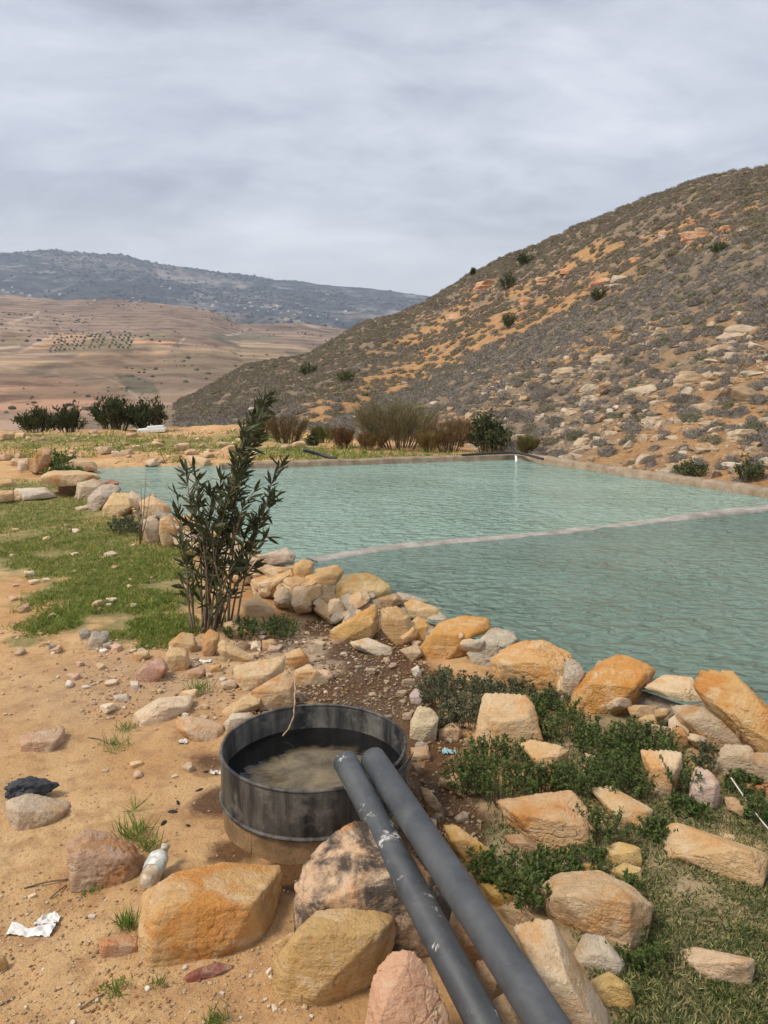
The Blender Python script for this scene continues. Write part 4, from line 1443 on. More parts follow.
def scatter_px(n, regions, seed):
    g = np.random.default_rng(seed)
    out = []
    ws = np.array([r[4] for r in regions], float)
    ws /= ws.sum()
    for _ in range(n):
        x0, y0, x1, y1, _w = regions[g.choice(len(regions), p=ws)]
        out.append((g.uniform(x0, x1), g.uniform(y0, y1)))
    return out, g


def put_small(n, regions, seed, smin, smax, label, group, cols, zf=h_at, name='small_stone'):
    pts, g = scatter_px(n, regions, seed)
    for px, py in pts:
        p = ground_hit(px, py)
        if sd_poly(p[0], p[1], POOL) > -.02:
            continue
        s_ = smin * (smax / smin) ** (g.random() ** 1.8)
        o = obj(name, PEB_ME[g.integers(10)], (p[0], p[1], float(zf(p[0], p[1])) + s_ * .25))
        o.rotation_euler = (g.uniform(-.25, .25), g.uniform(-.25, .25), g.uniform(0, 6.3))
        o.scale = (s_, s_, s_)
        c_ = np.array(cols[g.integers(len(cols))]) * g.uniform(.85, 1.1)
        o.color = (*c_, 1)
        tag(o, label, 'stone', group)


CP_ = [TAN, PALE, (.5, .33, .18), PINK, WHT, (.45, .33, .22)]
put_small(90, [(90, 640, 250, 720, 3), (0, 630, 120, 720, 1.2), (200, 640, 330, 700, 2), (100, 720, 200, 800, .5)], 401, .012, .045,
          'small broken stone strewn on the dirt between the tub and the grass', 'small stones between the tub and the grass', CP_)
put_small(60, [(260, 620, 340, 690, 2), (340, 630, 430, 720, 1.5), (420, 740, 470, 830, 1)], 402, .012, .04,
          'small stone in the damp gravel behind and beside the tub', 'small stones in the damp gravel', [(.26, .20, .14), (.46, .36, .25), (.36, .26, .17), (.30, .25, .2)])
put_small(60, [(0, 890, 190, 1024, 2), (180, 960, 340, 1024, 1.6)], 403, .005, .012,
          'pebble on the bare sand at the bottom left', 'pebbles on the bottom left sand', [TAN, PALE, WHT, (.46, .3, .17)], name='pebble')
put_small(220, [(0, 424, 210, 466, 3), (190, 428, 310, 464, 1.2), (0, 422, 180, 432, 1.6)], 404, .04, .20,
          'rubble stone lying on the terrace beyond the far left shore', 'rubble stones on the far terrace', [TAN, (.56, .36, .19), PALE, (.5, .33, .2), (.54, .38, .24)], name='terrace_stone')
put_small(40, [(0, 500, 170, 620, 1)], 405, .015, .05, 'small stone lying in the short grass on the left', 'small stones in the left grass', [TAN, PALE])

# rubble packed between the wall stones
g = np.random.default_rng(440)
WPX = project(np.stack([WALL[:, 0], WALL[:, 1], h_base(WALL[:, 0], WALL[:, 1])], -1))[0]
u0_, u1_ = [float(np.argmin(np.abs(WPX - q_))) / len(WALL) for q_ in (150, 345)]
for k in range(295):
    u = g.random() if k < 175 else (u0_ + (u1_ - u0_) * g.random() - .01) / .93
    q = WALL[int((.01 + .93 * u) * (len(WALL) - 1))]
    nrm = WALL_N[int((.01 + .93 * u) * (len(WALL) - 1))]
    o_ = g.uniform(.16, .42)
    x, y = q + nrm * o_
    hh = h_at(x, y)
    top = max(WZ + .02, hh + (.05 if k < 175 else .16))
    z = hh + (top - hh) * np.clip((o_ - .05) / .25, 0, 1) * g.uniform(.5, 1)
    s_ = g.uniform(.025, .062) if k < 175 else g.uniform(.05, .115)
    o = obj('packing_stone', PEB_ME[g.integers(10)], (x, y, z))
    o.rotation_euler = (g.uniform(-.6, .6), g.uniform(-.6, .6), g.uniform(0, 6.3))
    o.scale = (s_ * 1.2, s_, s_ * 1.1)
    o.color = (*(np.array([TAN, (.5, .32, .15), (.55, .41, .26), (.44, .33, .21), (.40, .34, .26), (.54, .34, .15)][g.integers(6)]) * g.uniform(.75, 1.0)), 1)
    tag(o, 'small rubble stone packed between the big stones of the near wall', 'rubble stone', 'rubble packed into the near wall')

# gravel: countless grit
gv, gf = ico(1)
parts, cols_ = [], []
g = np.random.default_rng(9)
pts, _ = scatter_px(12000, [(0, 640, 260, 1024, 3), (80, 630, 340, 720, 3), (250, 620, 430, 720, 6), (410, 720, 480, 860, 1.2), (0, 880, 340, 1024, 3.5)], 410)
for px, py in pts:
    p = ground_hit(px, py)
    wet = px > 260 and 610 < py < 880
    s_ = .0014 * 5 ** (g.random() ** 2.6) * (2.0 if (wet or py < 720) else 1.0)
    V = gv * s_ * np.array([1, g.uniform(.6, 1), g.uniform(.45, .8)]) * (1 + .25 * g.normal(size=(len(gv), 1)) * .5)
    a_ = g.uniform(0, 6.3)
    V = V @ np.array([[math.cos(a_), math.sin(a_), 0], [-math.sin(a_), math.cos(a_), 0], [0, 0, 1]])
    parts.append((V + np.array([p[0], p[1], p[2] + s_ * .3]), [gf]))
    cc = np.array([TAN, PALE, (.44, .29, .17), (.25, .17, .11), (.5, .33, .2), WHT][g.choice(6, p=[.3, .2, .2, .12, .12, .06])])
    if wet:
        cc = cc * g.choice([.45, .6, .8])
    cols_.append(np.repeat([cc], len(gv), 0))
V, f = join(parts)
tag(obj('gravel', mesh('gravel', V, f, M_HROCK, False, {'tint': np.concatenate(cols_)})), 'fine grit and gravel on the dirt', None, None, 'stuff')

# ------------------------------------------------------------------ foliage generators
def leaves(P, D, L, W, g, fold=.0):
    """P base (n,3), D direction (n,3) unit, L length, W width -> diamond leaves"""
    n = len(P)
    rv = g.normal(size=(n, 3))
    s = np.cross(D, rv)
    s /= np.linalg.norm(s, axis=1)[:, None] + 1e-9
    L = np.broadcast_to(L, (n,))[:, None]
    W = np.broadcast_to(W, (n,))[:, None]
    nz = np.cross(s, D)
    V = np.stack([P, P + D * L * .45 + s * W * .5 + nz * W * fold, P + D * L, P + D * L * .45 - s * W * .5 + nz * W * fold], 1).reshape(-1, 3)
    i = np.arange(n)[:, None] * 4
    return V, [np.concatenate([i + np.array([[0, 1, 2]]), i + np.array([[0, 2, 3]])])]


def rand_dir(n, g, up=0.0):
    d = g.normal(size=(n, 3))
    d[:, 2] += up
    return d / np.linalg.norm(d, axis=1)[:, None]


M_WEED = leaf_material('weed_leaf', (.062, .10, .024), (.125, .175, .048), .6, .3)
M_WEED2 = leaf_material('grey_weed_leaf', (.085, .10, .05), (.15, .155, .085), .7, .25)
M_GRASS = leaf_material('grass_blade', (.15, .225, .035), (.25, .30, .065), .7, .3, True)
M_OLEA = leaf_material('oleander_leaf', (.036, .048, .018), (.095, .098, .045), .6, .2)
M_STEM = simple('brown_stem', (.10, .075, .045), (.20, .15, .09), 30)
M_SHRUB = leaf_material('grey_thorny_shrub', (.195, .172, .142), (.29, .26, .222), .9, .1, True)
M_REED = leaf_material('olive_broom', (.16, .135, .06), (.25, .20, .10), .9, .2, True)
M_GBUSH = leaf_material('green_bush_leaf', (.05, .065, .025), (.09, .105, .045), .8, .2, True)


def weed(px, py, wpx, hpx, label, mat=M_WEED, dens=1.0, leaf=.017, name='weed', cat='weed', zoff=0.0, group='leafy weeds on the right bank'):
    """low leafy herb: many thin shoots with small leaves"""
    weed.n += 1
    g = np.random.default_rng(5000 + weed.n)
    p = ground_hit(px, py)
    dep = project(p)[2]
    rad = wpx / F * dep * .5
    hh = hpx / F * dep * .8
    ns = int(46 * dens * max(rad / .08, .6) ** 1.3)
    lv, st = [], []
    for _ in range(ns):
        a = g.uniform(0, 6.3)
        q = math.sqrt(g.random()) * rad * .85
        b = np.array([q * math.cos(a), q * math.sin(a), 0])
        b[2] = h_at(p[0] + b[0], p[1] + b[1]) - p[2]
        out = b / (rad + 1e-6)
        hgt = hh * g.uniform(.5, 1.05) * (1 - .45 * (q / rad) ** 2)
        tip = b + np.array([out[0] * hgt * .7 + g.normal() * .012, out[1] * hgt * .7 + g.normal() * .012, hgt])
        mid = (b + tip) / 2 + np.array([0, 0, .12 * hgt])
        tt = np.linspace(0, 1, 5)[:, None]
        ax = (1 - tt) ** 2 * b + 2 * tt * (1 - tt) * mid + tt ** 2 * tip
        st.append(tube(ax, np.linspace(.0018, .0008, 5), 3, False))
        m = int(15 * (.7 + g.random()))
        tq = g.uniform(.15, 1, m) ** .7
        P = (1 - tq[:, None]) ** 2 * b + 2 * tq[:, None] * (1 - tq[:, None]) * mid + tq[:, None] ** 2 * tip
        lv.append(leaves(P, rand_dir(m, g, .55), leaf * g.uniform(.6, 1.3, m), leaf * .55 * g.uniform(.7, 1.2, m), g, .12))
    e_ = bpy.data.objects.new(name, None)
    COL.objects.link(e_)
    e_.location = p
    tag(e_, label, cat, group)
    V, f = join(lv)
    obj('foliage', mesh('foliage', V, f, mat, False), parent=e_)
    V, f = join(st)
    obj('stem', mesh('stem', V, f, M_STEM), parent=e_)
    return e_


weed.n = 0
weed(468, 790, 46, 48, 'dense dark green weed nearest the tub, left of the bed')
weed(505, 798, 54, 60, 'tall dark green weed in the middle of the bed left of the wedge stone')
weed(540, 790, 44, 46, 'dark green weed under the wedge shaped stone')
weed(490, 765, 50, 36, 'dark green weed in front of the upright pale stone')
weed(440, 700, 48, 30, 'greyish weed at the foot of the wall nearest the seep', M_WEED2)
weed(470, 722, 44, 38, 'greyish weed left of the upright pale stone', M_WEED2)
weed(442, 728, 30, 26, 'small greyish weed just behind the small brown stone', M_WEED2)
weed(562, 738, 46, 36, 'green weed right of the upright pale stone')
weed(600, 748, 56, 38, 'green weed below the deep orange domed stone')
weed(645, 752, 60, 40, 'green weed at the wall foot below the pale cap stone')
weed(578, 790, 52, 44, 'green weed right of the wedge shaped stone')
weed(620, 792, 56, 42, 'green weed left of the ragged pale stone')
weed(684, 795, 30, 56, 'narrow green weed between the ragged and the pointed stones')
weed(707, 768, 26, 34, 'brownish weed against the wall behind the pointed stone', M_WEED2)
weed(600, 838, 46, 46, 'green weed right of the wide orange tan boulder')
weed(760, 815, 36, 26, 'green weed at the right edge below the brick red stone')
weed(490, 880, 40, 42, 'bright leafy weed beside the right pipe', leaf=.02)
weed(520, 905, 46, 48, 'bright leafy weed left of the flat topped boulder', leaf=.02)
weed(548, 880, 50, 32, 'leafy weed behind the flat topped boulder', leaf=.018)
weed(585, 864, 44, 22, 'low leafy weed left of the small yellow cluster', leaf=.016)
weed(628, 895, 30, 24, 'low weed right of the small yellow cluster')
weed(640, 960, 50, 36, 'low dark weed right of the flat topped boulder', leaf=.013)
weed(278, 634, 40, 22, 'small green weed at the wall right of the oleander', group=None)
weed(240, 636, 34, 22, 'pale green weed growing from the oleander foot', group=None)
weed(64, 480, 34, 18, 'dark leafy weed around the brown boulder beyond the wall', leaf=.05, group=None, dens=.35)
weed(62, 471, 26, 26, 'upright dark weed right of the brown boulder beyond the wall', leaf=.05, group=None, dens=.3)
weed(128, 532, 34, 24, 'grey green weed at the foot of the left wall', M_WEED2, leaf=.03, group=None, dens=.4)


weed(448, 684, 40, 20, 'greyish weed under the square ochre wall stone', M_WEED2, .55)
weed(480, 690, 40, 18, 'greyish weed on the bare strip right of the tilted orange slab', M_WEED2, .55)
weed(515, 694, 40, 18, 'greyish weed on the bare strip under the large tan orange wall stone', M_WEED2, .55)
weed(548, 702, 40, 20, 'greyish weed on the bare strip left of the domed stone', M_WEED2, .55)
weed(520, 715, 46, 26, 'green weed under the large tan orange wall stone')
weed(555, 715, 46, 26, 'green weed at the wall foot left of the domed stone')
weed(490, 700, 36, 22, 'low greyish weed at the foot of the tilted orange slab', M_WEED2)
weed(665, 775, 40, 40, 'green weed right behind the ragged pale stone')
weed(612, 772, 46, 34, 'green weed in the middle of the bed below the wall')
weed(535, 760, 36, 26, 'green weed touching the right side of the upright pale stone')
weed(655, 835, 36, 22, 'low weed between the flat pale stone and the long slab')
weed(690, 812, 40, 18, 'low weed below the pointed pink and white stone')
weed(742, 790, 34, 20, 'small weed between the wall foot and the brick red stone')

# grass
def grass(pts, g, hmin, hmax, tint_fn, name, label):
    n = len(pts)
    P = np.array(pts)
    hgt = g.uniform(hmin, hmax, n)
    d = rand_dir(n, g, 1.4)
    wdt = hgt * g.uniform(.035, .065, n) + .0009
    s = np.cross(d, g.normal(size=(n, 3)))
    s /= np.linalg.norm(s, axis=1)[:, None]
    bend = np.stack([d[:, 0], d[:, 1], -.25 * np.ones(n)], -1) * .35
    mid = P + d * hgt[:, None] * .55
    tip = P + (d + bend) * hgt[:, None]
    V = np.stack([P - s * wdt[:, None], P + s * wdt[:, None], mid + s * wdt[:, None] * .7, mid - s * wdt[:, None] * .7, tip], 1).reshape(-1, 3)
    i = np.arange(n)[:, None] * 5
    tn = np.repeat(tint_fn(n, g), 5, 0)
    o = obj(name, mesh(name, V, [i + np.array([[0, 1, 2, 3]]), i + np.array([[3, 2, 4]])], M_GRASS, False, {'tint': tn}))
    tag(o, label, None, None, 'stuff')
    return o


def tint_left(n, g):
    b = np.array([1, 1, 1.0])
    u = g.random(n)[:, None]
    dry = np.array([1.6, 1.15, 1.5])
    t_ = np.where(u < .25, dry, b) * g.uniform(.6, 1.25, n)[:, None]
    return t_


def tint_dry(n, g):
    u = g.random(n)[:, None]
    t_ = np.where(u < .5, np.array([1.75, 1.25, 2.7]), np.array([.42, .46, .75])) * g.uniform(.6, 1.2, n)[:, None]
    return t_


def sample_grass(n, x0, y0, x1, y1, seed, thr, pw=1.0):
    g = np.random.default_rng(seed)
    px = g.uniform(x0, x1, n)
    py = y0 + (y1 - y0) * g.random(n) ** pw
    dz = np.array([ray(a, b) for a, b in zip(px, py)])
    tt = (0.02 - CAM_Z) / dz[:, 2]
    P = CAM + dz * tt[:, None]
    for _ in range(3):
        hh = h_base(P[:, 0], P[:, 1])
        tt = (hh - CAM_Z) / dz[:, 2]
        P = CAM + dz * tt[:, None]
    m = blob(P[:, 0], P[:, 1], GRASS) + .75 * n2(P[:, 0], P[:, 1], 2.2, 4, 77)
    ok = (m > thr + .3 * g.random(n)) & (sd_poly(P[:, 0], P[:, 1], POOL) < -.25)
    P = P[ok]
    P[:, 2] = h_base(P[:, 0], P[:, 1]) - .004
    return P, g


P, g = sample_grass(95000, -30, 478, 200, 650, 81, .38)
grass(P, g, .02, .055, tint_left, 'grass', 'short patchy green grass along the left of the reservoir')
P, g = sample_grass(150000, 470, 700, 930, 1080, 82, .50)
grass(P, g, .010, .032, tint_dry, 'grass', 'dry mixed grass between the stones at lower right')
P, g = sample_grass(24000, -20, 424, 500, 470, 83, .12)
grass(P, g, .06, .16, tint_left, 'grass', 'sparse green growth over the far terrace')

# small single tufts on the sand
for i, (px, py, wp, hp, n, lb) in enumerate([(133, 838, 26, 26, 130, 'green grass tuft between the knobbly boulder and the tub'),
                                             (150, 850, 16, 22, 70, 'green grass tuft behind the plastic bottle'),
                                             (128, 928, 18, 24, 80, 'small grass tuft at the left side of the ochre block'),
                                             (116, 992, 22, 14, 70, 'sparse grass tuft on the bottom left sand'),
                                             (92, 890, 18, 10, 60, 'low grass tuft under the knobbly boulder'),
                                             (198, 692, 20, 16, 120, 'bright grass tuft above the pale slab'),
                                             (115, 748, 26, 16, 80, 'thin grass tuft on the sand below the pale slab'),
                                             (126, 730, 18, 12, 60, 'thin grass tuft just left of the pale slab'),
                                             (216, 1022, 22, 14, 90, 'grass tuft cut by the bottom edge of the photo'),
                                             (160, 985, 14, 10, 40, 'tiny grass tuft below the ochre block'),
                                             (134, 812, 10, 22, 26, 'wispy upright grass tuft near the charcoal bits')]):
    g = np.random.default_rng(600 + i)
    p = ground_hit(px, py)
    dep = project(p)[2]
    q = g.normal(size=(n, 2)) * wp / F * dep * .28
    P0 = np.stack([q[:, 0], q[:, 1], np.zeros(n)], -1)
    d = rand_dir(n, g, 1.7)
    L_ = hp / F * dep * g.uniform(.5, 1.2, n)
    V, f = leaves(P0, d, L_, .0035, g)
    o = obj('grass_tuft', mesh('grass_tuft', V, f, M_GRASS, False, {'tint': np.repeat(g.uniform(.6, 1.1, (n, 1)), 4, 0) * np.array([[.8, 1, .8]])}), p)
    tag(o, lb, 'grass tuft', 'grass tufts on the sand')

# ------------------------------------------------------------------ oleander
base = ground_hit(208, 630)
ob = bpy.data.objects.new('oleander_bush', None)
COL.objects.link(ob)
ob.location = base
tag(ob, 'young oleander with many upright stems and dark narrow leaves beside the wall', 'bush')
g = np.random.default_rng(20)
dep0 = project(base)[2]
TIPS = [(266, 398, .0, 1.25), (258, 404, .1, 1.2), (246, 428, -.1, 1), (184, 470, .05, .9), (193, 466, -.1, .9), (176, 492, .1, .8), (222, 478, .15, .8), (240, 462, -.15, 1),
        (284, 462, .0, .8), (281, 490, .12, .8), (252, 492, -.12, .9), (268, 500, .1, .8), (205, 520, -.15, .8), (228, 530, .1, .8), (182, 545, -.1, .7), (245, 548, -.15, .8),
        (260, 560, .1, .7), (196, 570, .15, .7), (222, 585, -.15, .7), (212, 490, .0, .8), (232, 500, .0, .9), (200, 500, .0, .9), (258, 520, .0, .8), (190, 520, .1, .8), (218, 550, 0, .8), (240, 590, .1, .7), (178, 575, 0, .6), (270, 535, -.1, .7), (204, 545, .1, .8)]
lv = []
for k, (px, py, dd, lf) in enumerate(TIPS):
    d = ray(px, py)
    tip = CAM + d * (dep0 + dd) - base
    b = np.array([g.normal() * .05 + (px - 215) / 900, g.normal() * .05, -.01])
    mid = b * .5 + tip * .5 + np.array([-(tip[0] - b[0]) * .22, 0, .08 * tip[2]])
    tt = np.linspace(0, 1, 14)[:, None]
    ax = (1 - tt) ** 2 * b + 2 * tt * (1 - tt) * mid + tt ** 2 * tip
    ax += .03 * tt * np.stack([fbm(ax * 5 + k, 2, 7), fbm(ax * 5 + k + 50, 2, 8), 0 * ax[:, 0]], -1)
    V, f = tube(ax, np.linspace(.0085, .003, 14) * (1.1 if k < 3 else .9), 6)
    obj('stem', mesh('stem', V, f, M_STEM), parent=ob)
    m = int(74 * lf * (1.3 if k < 3 else 1) * tip[2] / .9)
    tq = .28 + .72 * g.random(m) ** .66
    ii = np.clip((tq * 13).astype(int), 0, 12)
    fr = (tq * 13 - ii)[:, None]
    P = ax[ii] * (1 - fr) + ax[ii + 1] * fr
    tang = ax[ii + 1] - ax[ii]
    tang /= np.linalg.norm(tang, axis=1)[:, None]
    D = rand_dir(m, g, 0) * .85 + tang * .72
    if k < 3:
        D += np.array([.35, 0, -.05]) * (tq[:, None] > .72)      # wind-bent tops
    D[:, 2] += -.12 * (tq < .5)
    D /= np.linalg.norm(D, axis=1)[:, None]
    L_ = g.uniform(.06, .125, m)
    # narrow leaves in two bent halves
    s = np.cross(D, rand_dir(m, g))
    s /= np.linalg.norm(s, axis=1)[:, None]
    up = np.cross(s, D)
    W = L_ * g.uniform(.075, .11, m)
    m1 = P + D * L_[:, None] * .33
    m2 = P + D * L_[:, None] * .68 - up * L_[:, None] * .03
    tp = P + D * L_[:, None] - up * L_[:, None] * .1
    V = np.stack([P, m1 + s * W[:, None], m1 - s * W[:, None], m2 + s * W[:, None] * .85, m2 - s * W[:, None] * .85, tp], 1).reshape(-1, 3)
    i = np.arange(m)[:, None] * 6
    lv.append((V, [np.concatenate([i + np.array([[0, 1, 2]]), i + np.array([[3, 5, 4]])]), i + np.array([[1, 3, 4, 2]])]))
V, f = join(lv)
obj('foliage', mesh('foliage', V, f, M_OLEA, False), parent=ob)

# dry weed stalk by the left wall
p = ground_hit(140, 545)
st = []
d0 = project(p)[2]
for px, py in [(146, 472), (141, 484), (150, 495), (136, 500)]:
    tip = CAM + ray(px, py) * d0 - p
    st.append(tube(np.array([[0, 0, 0], tip * .5 + [.01, 0, 0], tip]), [.006, .004, .002], 5))
    for _ in range(5):
        q = tip * g.uniform(.5, 1)
        st.append(tube(np.array([q, q + rand_dir(1, g, .6)[0] * .07]), [.002, .001], 3))
V, f = join(st)
tag(obj('dry_stalk', mesh('dry_stalk', V, f, M_STEM), p), 'dry branching weed stalk standing at the left wall', 'plant')


# ------------------------------------------------------------------ bushes on the far bank, terrace edge and hill
def bush(p, wd, hgt, label, mat, style, seed, name='bush', cat='bush', group=None, tint=(1, 1, 1), n=1500, leaf=.05):
    g = np.random.default_rng(seed)
    e_ = bpy.data.objects.new(name, None)
    COL.objects.link(e_)
    e_.location = p
    tag(e_, label, cat, group)
    lv, st = [], []
    nb_ = 26
    for k in range(nb_):
        a = g.uniform(0, 6.3)
        q = math.sqrt(g.random())
        b = np.array([q * math.cos(a) * wd * .22, q * math.sin(a) * wd * .22, -.02])
        if style == 'broom':
            tip = np.array([q * math.cos(a) * wd * .52, q * math.sin(a) * wd * .45, hgt * g.uniform(.55, 1.0)])
        else:
            tip = np.array([q * math.cos(a) * wd * .48, q * math.sin(a) * wd * .42, hgt * (1 - .45 * q * q) * g.uniform(.6, 1.0)])
        mid = (b + tip) / 2 + np.array([0, 0, .1 * hgt])
        tt = np.linspace(0, 1, 6)[:, None]
        ax = (1 - tt) ** 2 * b + 2 * tt * (1 - tt) * mid + tt ** 2 * tip
        st.append(tube(ax, np.linspace(.016, .005, 6) * hgt, 4, False))
        m = n // nb_
        tq = g.uniform(.15, 1, m) ** .75
        P = (1 - tq[:, None]) ** 2 * b + 2 * tq[:, None] * (1 - tq[:, None]) * mid + tq[:, None] ** 2 * tip
        P = P + g.normal(size=(m, 3)) * np.array([.045, .045, .03]) * wd
        P[:, 2] = np.maximum(P[:, 2], .01)
        tang = unit(tip - b)
        if style == 'broom':
            D = rand_dir(m, g, .2) * .45 + tang
            L_, W_ = leaf * 2.6 * g.uniform(.5, 1.2, m), leaf * .2
        elif style == 'upright':
            D = rand_dir(m, g, .7) * .7 + tang * .7
            L_, W_ = leaf * 1.6 * g.uniform(.6, 1.2, m), leaf * .42
        else:
            D = rand_dir(m, g, .3)
            L_, W_ = leaf * g.uniform(.6, 1.3, m), leaf * .6
        D /= np.linalg.norm(D, axis=1)[:, None]
        lv.append(leaves(P, D, L_, W_, g, .1))
    V, f = join(lv)
    tn = np.repeat(np.array(tint) * g.uniform(.7, 1.25, (len(V) // 4, 1)), 4, 0)
    obj('foliage', mesh('foliage', V, f, mat, False, {'tint': tn}), parent=e_)
    V, f = join(st)
    obj('stem', mesh('stem', V, f, M_STEM), parent=e_)
    return e_


def bank_bush(px, py, wpx, hpx, zref, label, mat, style, seed, r=None, **kw):
    if r is None:
        p = ground_hit(px, py)
    else:
        az, _t = aztan(px, py)
        p = np.array([r * math.sin(az), r * math.cos(az), 0])
        p[2] = max(float(z_hill(az, r)), float(h_ground(p[0], p[1])))
    dep = project(p)[2]
    return bush(p, wpx / F * dep, hpx / F * dep, label, mat, style, seed, **kw)


G_T = 'dark oleander bushes on the terrace edge'
bank_bush(38, 428, 44, 27, 0, 'small dark bush at the left of the terrace edge row', M_GBUSH, 'upright', 701, r=23, group=G_T, tint=(.85, .85, .8), leaf=.075, n=2200)
bank_bush(69, 427, 36, 31, 0, 'dark bush second from the left on the terrace edge', M_GBUSH, 'upright', 702, r=23, group=G_T, tint=(.85, .85, .8), leaf=.075, n=2200)
bank_bush(115, 430, 52, 42, 0, 'tallest dark bush in the middle of the terrace edge row', M_GBUSH, 'upright', 703, r=23, group=G_T, tint=(.82, .85, .8), leaf=.08, n=3200)
bank_bush(150, 431, 48, 35, 0, 'dark bush at the right of the terrace edge row above the white board', M_GBUSH, 'upright', 704, r=23, group=G_T, tint=(.85, .85, .8), leaf=.08, n=2800)
G_B = 'bushes on the far bank behind the kerb'
bank_bush(400, 459, 92, 44, 0, 'wide olive brown broom bush in the middle of the far bank', M_REED, 'broom', 711, r=16.0, group=G_B, n=9000, leaf=.055)
bank_bush(287, 453, 40, 30, 0, 'brownish wispy bush at the left of the far bank', M_REED, 'broom', 712, r=18, group=G_B, tint=(.85, .75, .75), n=4200)
bank_bush(489, 456, 44, 46, 0, 'green bush near the water spout on the far bank', M_GBUSH, 'round', 713, r=15.4, group=G_B, n=2600, leaf=.06, tint=(1.0, 1.0, .95))
bank_bush(341, 457, 34, 20, 0, 'low reddish bush left of the wide broom bush', M_REED, 'broom', 714, r=16.4, group=G_B, tint=(.85, .55, .55), n=3200, leaf=.04)
bank_bush(448, 458, 44, 30, 0, 'thin brown bush between the broom bush and the green bush', M_REED, 'broom', 715, r=15.6, group=G_B, tint=(1.05, .85, .85), n=3600, leaf=.045)
bank_bush(312, 454, 18, 14, 0, 'small green plant right of the brownish wispy bush', M_GBUSH, 'round', 716, r=17, group=G_B, n=800, leaf=.05)
bank_bush(258, 460, 26, 14, 0, 'low grass green clump at the left end of the kerb', M_GBUSH, 'round', 717, r=17, group=G_B, n=900, leaf=.05, tint=(1.2, 1.2, .8))

for i, (px, py, wp, hp, r_, ti, lb) in enumerate([(372, 458, 30, 16, 15.6, (1.0, .8, .7), 'low brown bush in front of the broom bush on the far bank'),
                                              (428, 459, 30, 18, 15.4, (1.0, .85, .6), 'low olive bush right of the broom bush on the far bank'),
                                              (262, 447, 30, 20, 20, (.8, .72, .6), 'dull brown bush behind the oleander top'),
                                              (325, 448, 26, 14, 18, (.75, .85, .5), 'dull green low bush behind the short black pipe end'),
                                              (527, 459, 22, 16, 14.9, (.8, .8, .6), 'small bush just right of the water spout'),
                                              (465, 456, 26, 26, 16.5, (.9, .75, .65), 'brown twiggy bush behind the green bush')]):
    bank_bush(px, py, wp, hp, 0, lb, M_REED, 'broom', 760 + i, r=r_, group=G_B, n=2600, leaf=.045, tint=ti)

# hill vegetation and rocks
def hill_hit(px, py):
    az, tn = aztan(px, py)
    r0 = float(base_r(az))
    r = np.linspace(r0, 100, 1800)
    z = z_hill(np.full_like(r, az), r)
    hit = np.where(z >= CAM_Z + tn * r)[0]
    if len(hit) == 0:
        return None
    k = hit[0]
    return np.array([r[k] * math.sin(az), r[k] * math.cos(az), z[k]])


G_H = 'lone green bushes on the hill'
for i, (px, py, wp, hp, lb) in enumerate([(510, 328, 18, 17, 'roundish green bush on the orange band of the hill'), (599, 300, 18, 14, 'pale green bush above the grey shrub slope'),
                                          (508, 289, 20, 17, 'yellowish green bush beside the red outcrop on the hill'), (524, 266, 20, 16, 'dark green bush close under the hill crest'),
                                          (347, 384, 22, 18, 'green bush low on the left part of the hill'), (308, 376, 20, 16, 'small green bush on the left spur of the hill'),
                                          (718, 254, 20, 14, 'green bush under the red outcrop at upper right'), (473, 276, 6, 9, 'tiny upright bush standing on the skyline'),
                                          (690, 478, 34, 22, 'green bush low on the hill near the right kerb'), (748, 480, 36, 24, 'bushy green growth at the right edge above the kerb')]):
    p = hill_hit(px, py)
    if p is None:
        continue
    dep = project(p)[2]
    bush(p, wp / F * dep, hp / F * dep, lb, M_GBUSH, 'round', 730 + i, group=G_H, n=900, leaf=.035 * max(1, dep / 18), tint=(1.0, 1.05, .85) if i != 3 else (.7, .75, .6))


def shrub_geo(seed, n, twig):
    g = np.random.default_rng(seed)
    d = rand_dir(n, g, .55)
    d[:, 2] = np.abs(d[:, 2])
    rad = g.uniform(.45, 1.0, n) ** .6
    lump = 1 + .22 * fbm(d * 2.2 + seed, 3, seed)
    P = d * (rad * lump)[:, None] * np.array([1, 1, .78])
    D = d * .8 + rand_dir(n, g, .2) * .6
    D /= np.linalg.norm(D, axis=1)[:, None]
    V, f = leaves(P, D, twig * g.uniform(.6, 1.3, n), twig * .36, g, .1)
    lum = .55 + .6 * np.repeat(rad, 4)
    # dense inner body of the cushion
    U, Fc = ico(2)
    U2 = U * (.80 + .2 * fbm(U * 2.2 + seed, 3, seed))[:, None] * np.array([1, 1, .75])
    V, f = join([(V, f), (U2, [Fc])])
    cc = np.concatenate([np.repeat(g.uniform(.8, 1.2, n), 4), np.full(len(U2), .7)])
    return V, f, cc[:, None] * np.ones(3)


SH_N = [shrub_geo(800 + k, 620, .19) for k in range(6)]
SH_F = [shrub_geo(820 + k, 110, .32) for k in range(5)]
TINTS = [np.array(c) for c in ((1, .98, .97), (1.12, 1.1, 1.1), (.85, .82, .8), (.95, .95, .75), (.75, .85, .6))]
SH_ME = [[mesh('cushion_shrub', V, f, M_SHRUB, False, {'tint': c * T}) for (V, f, c) in SH_N] for T in TINTS]

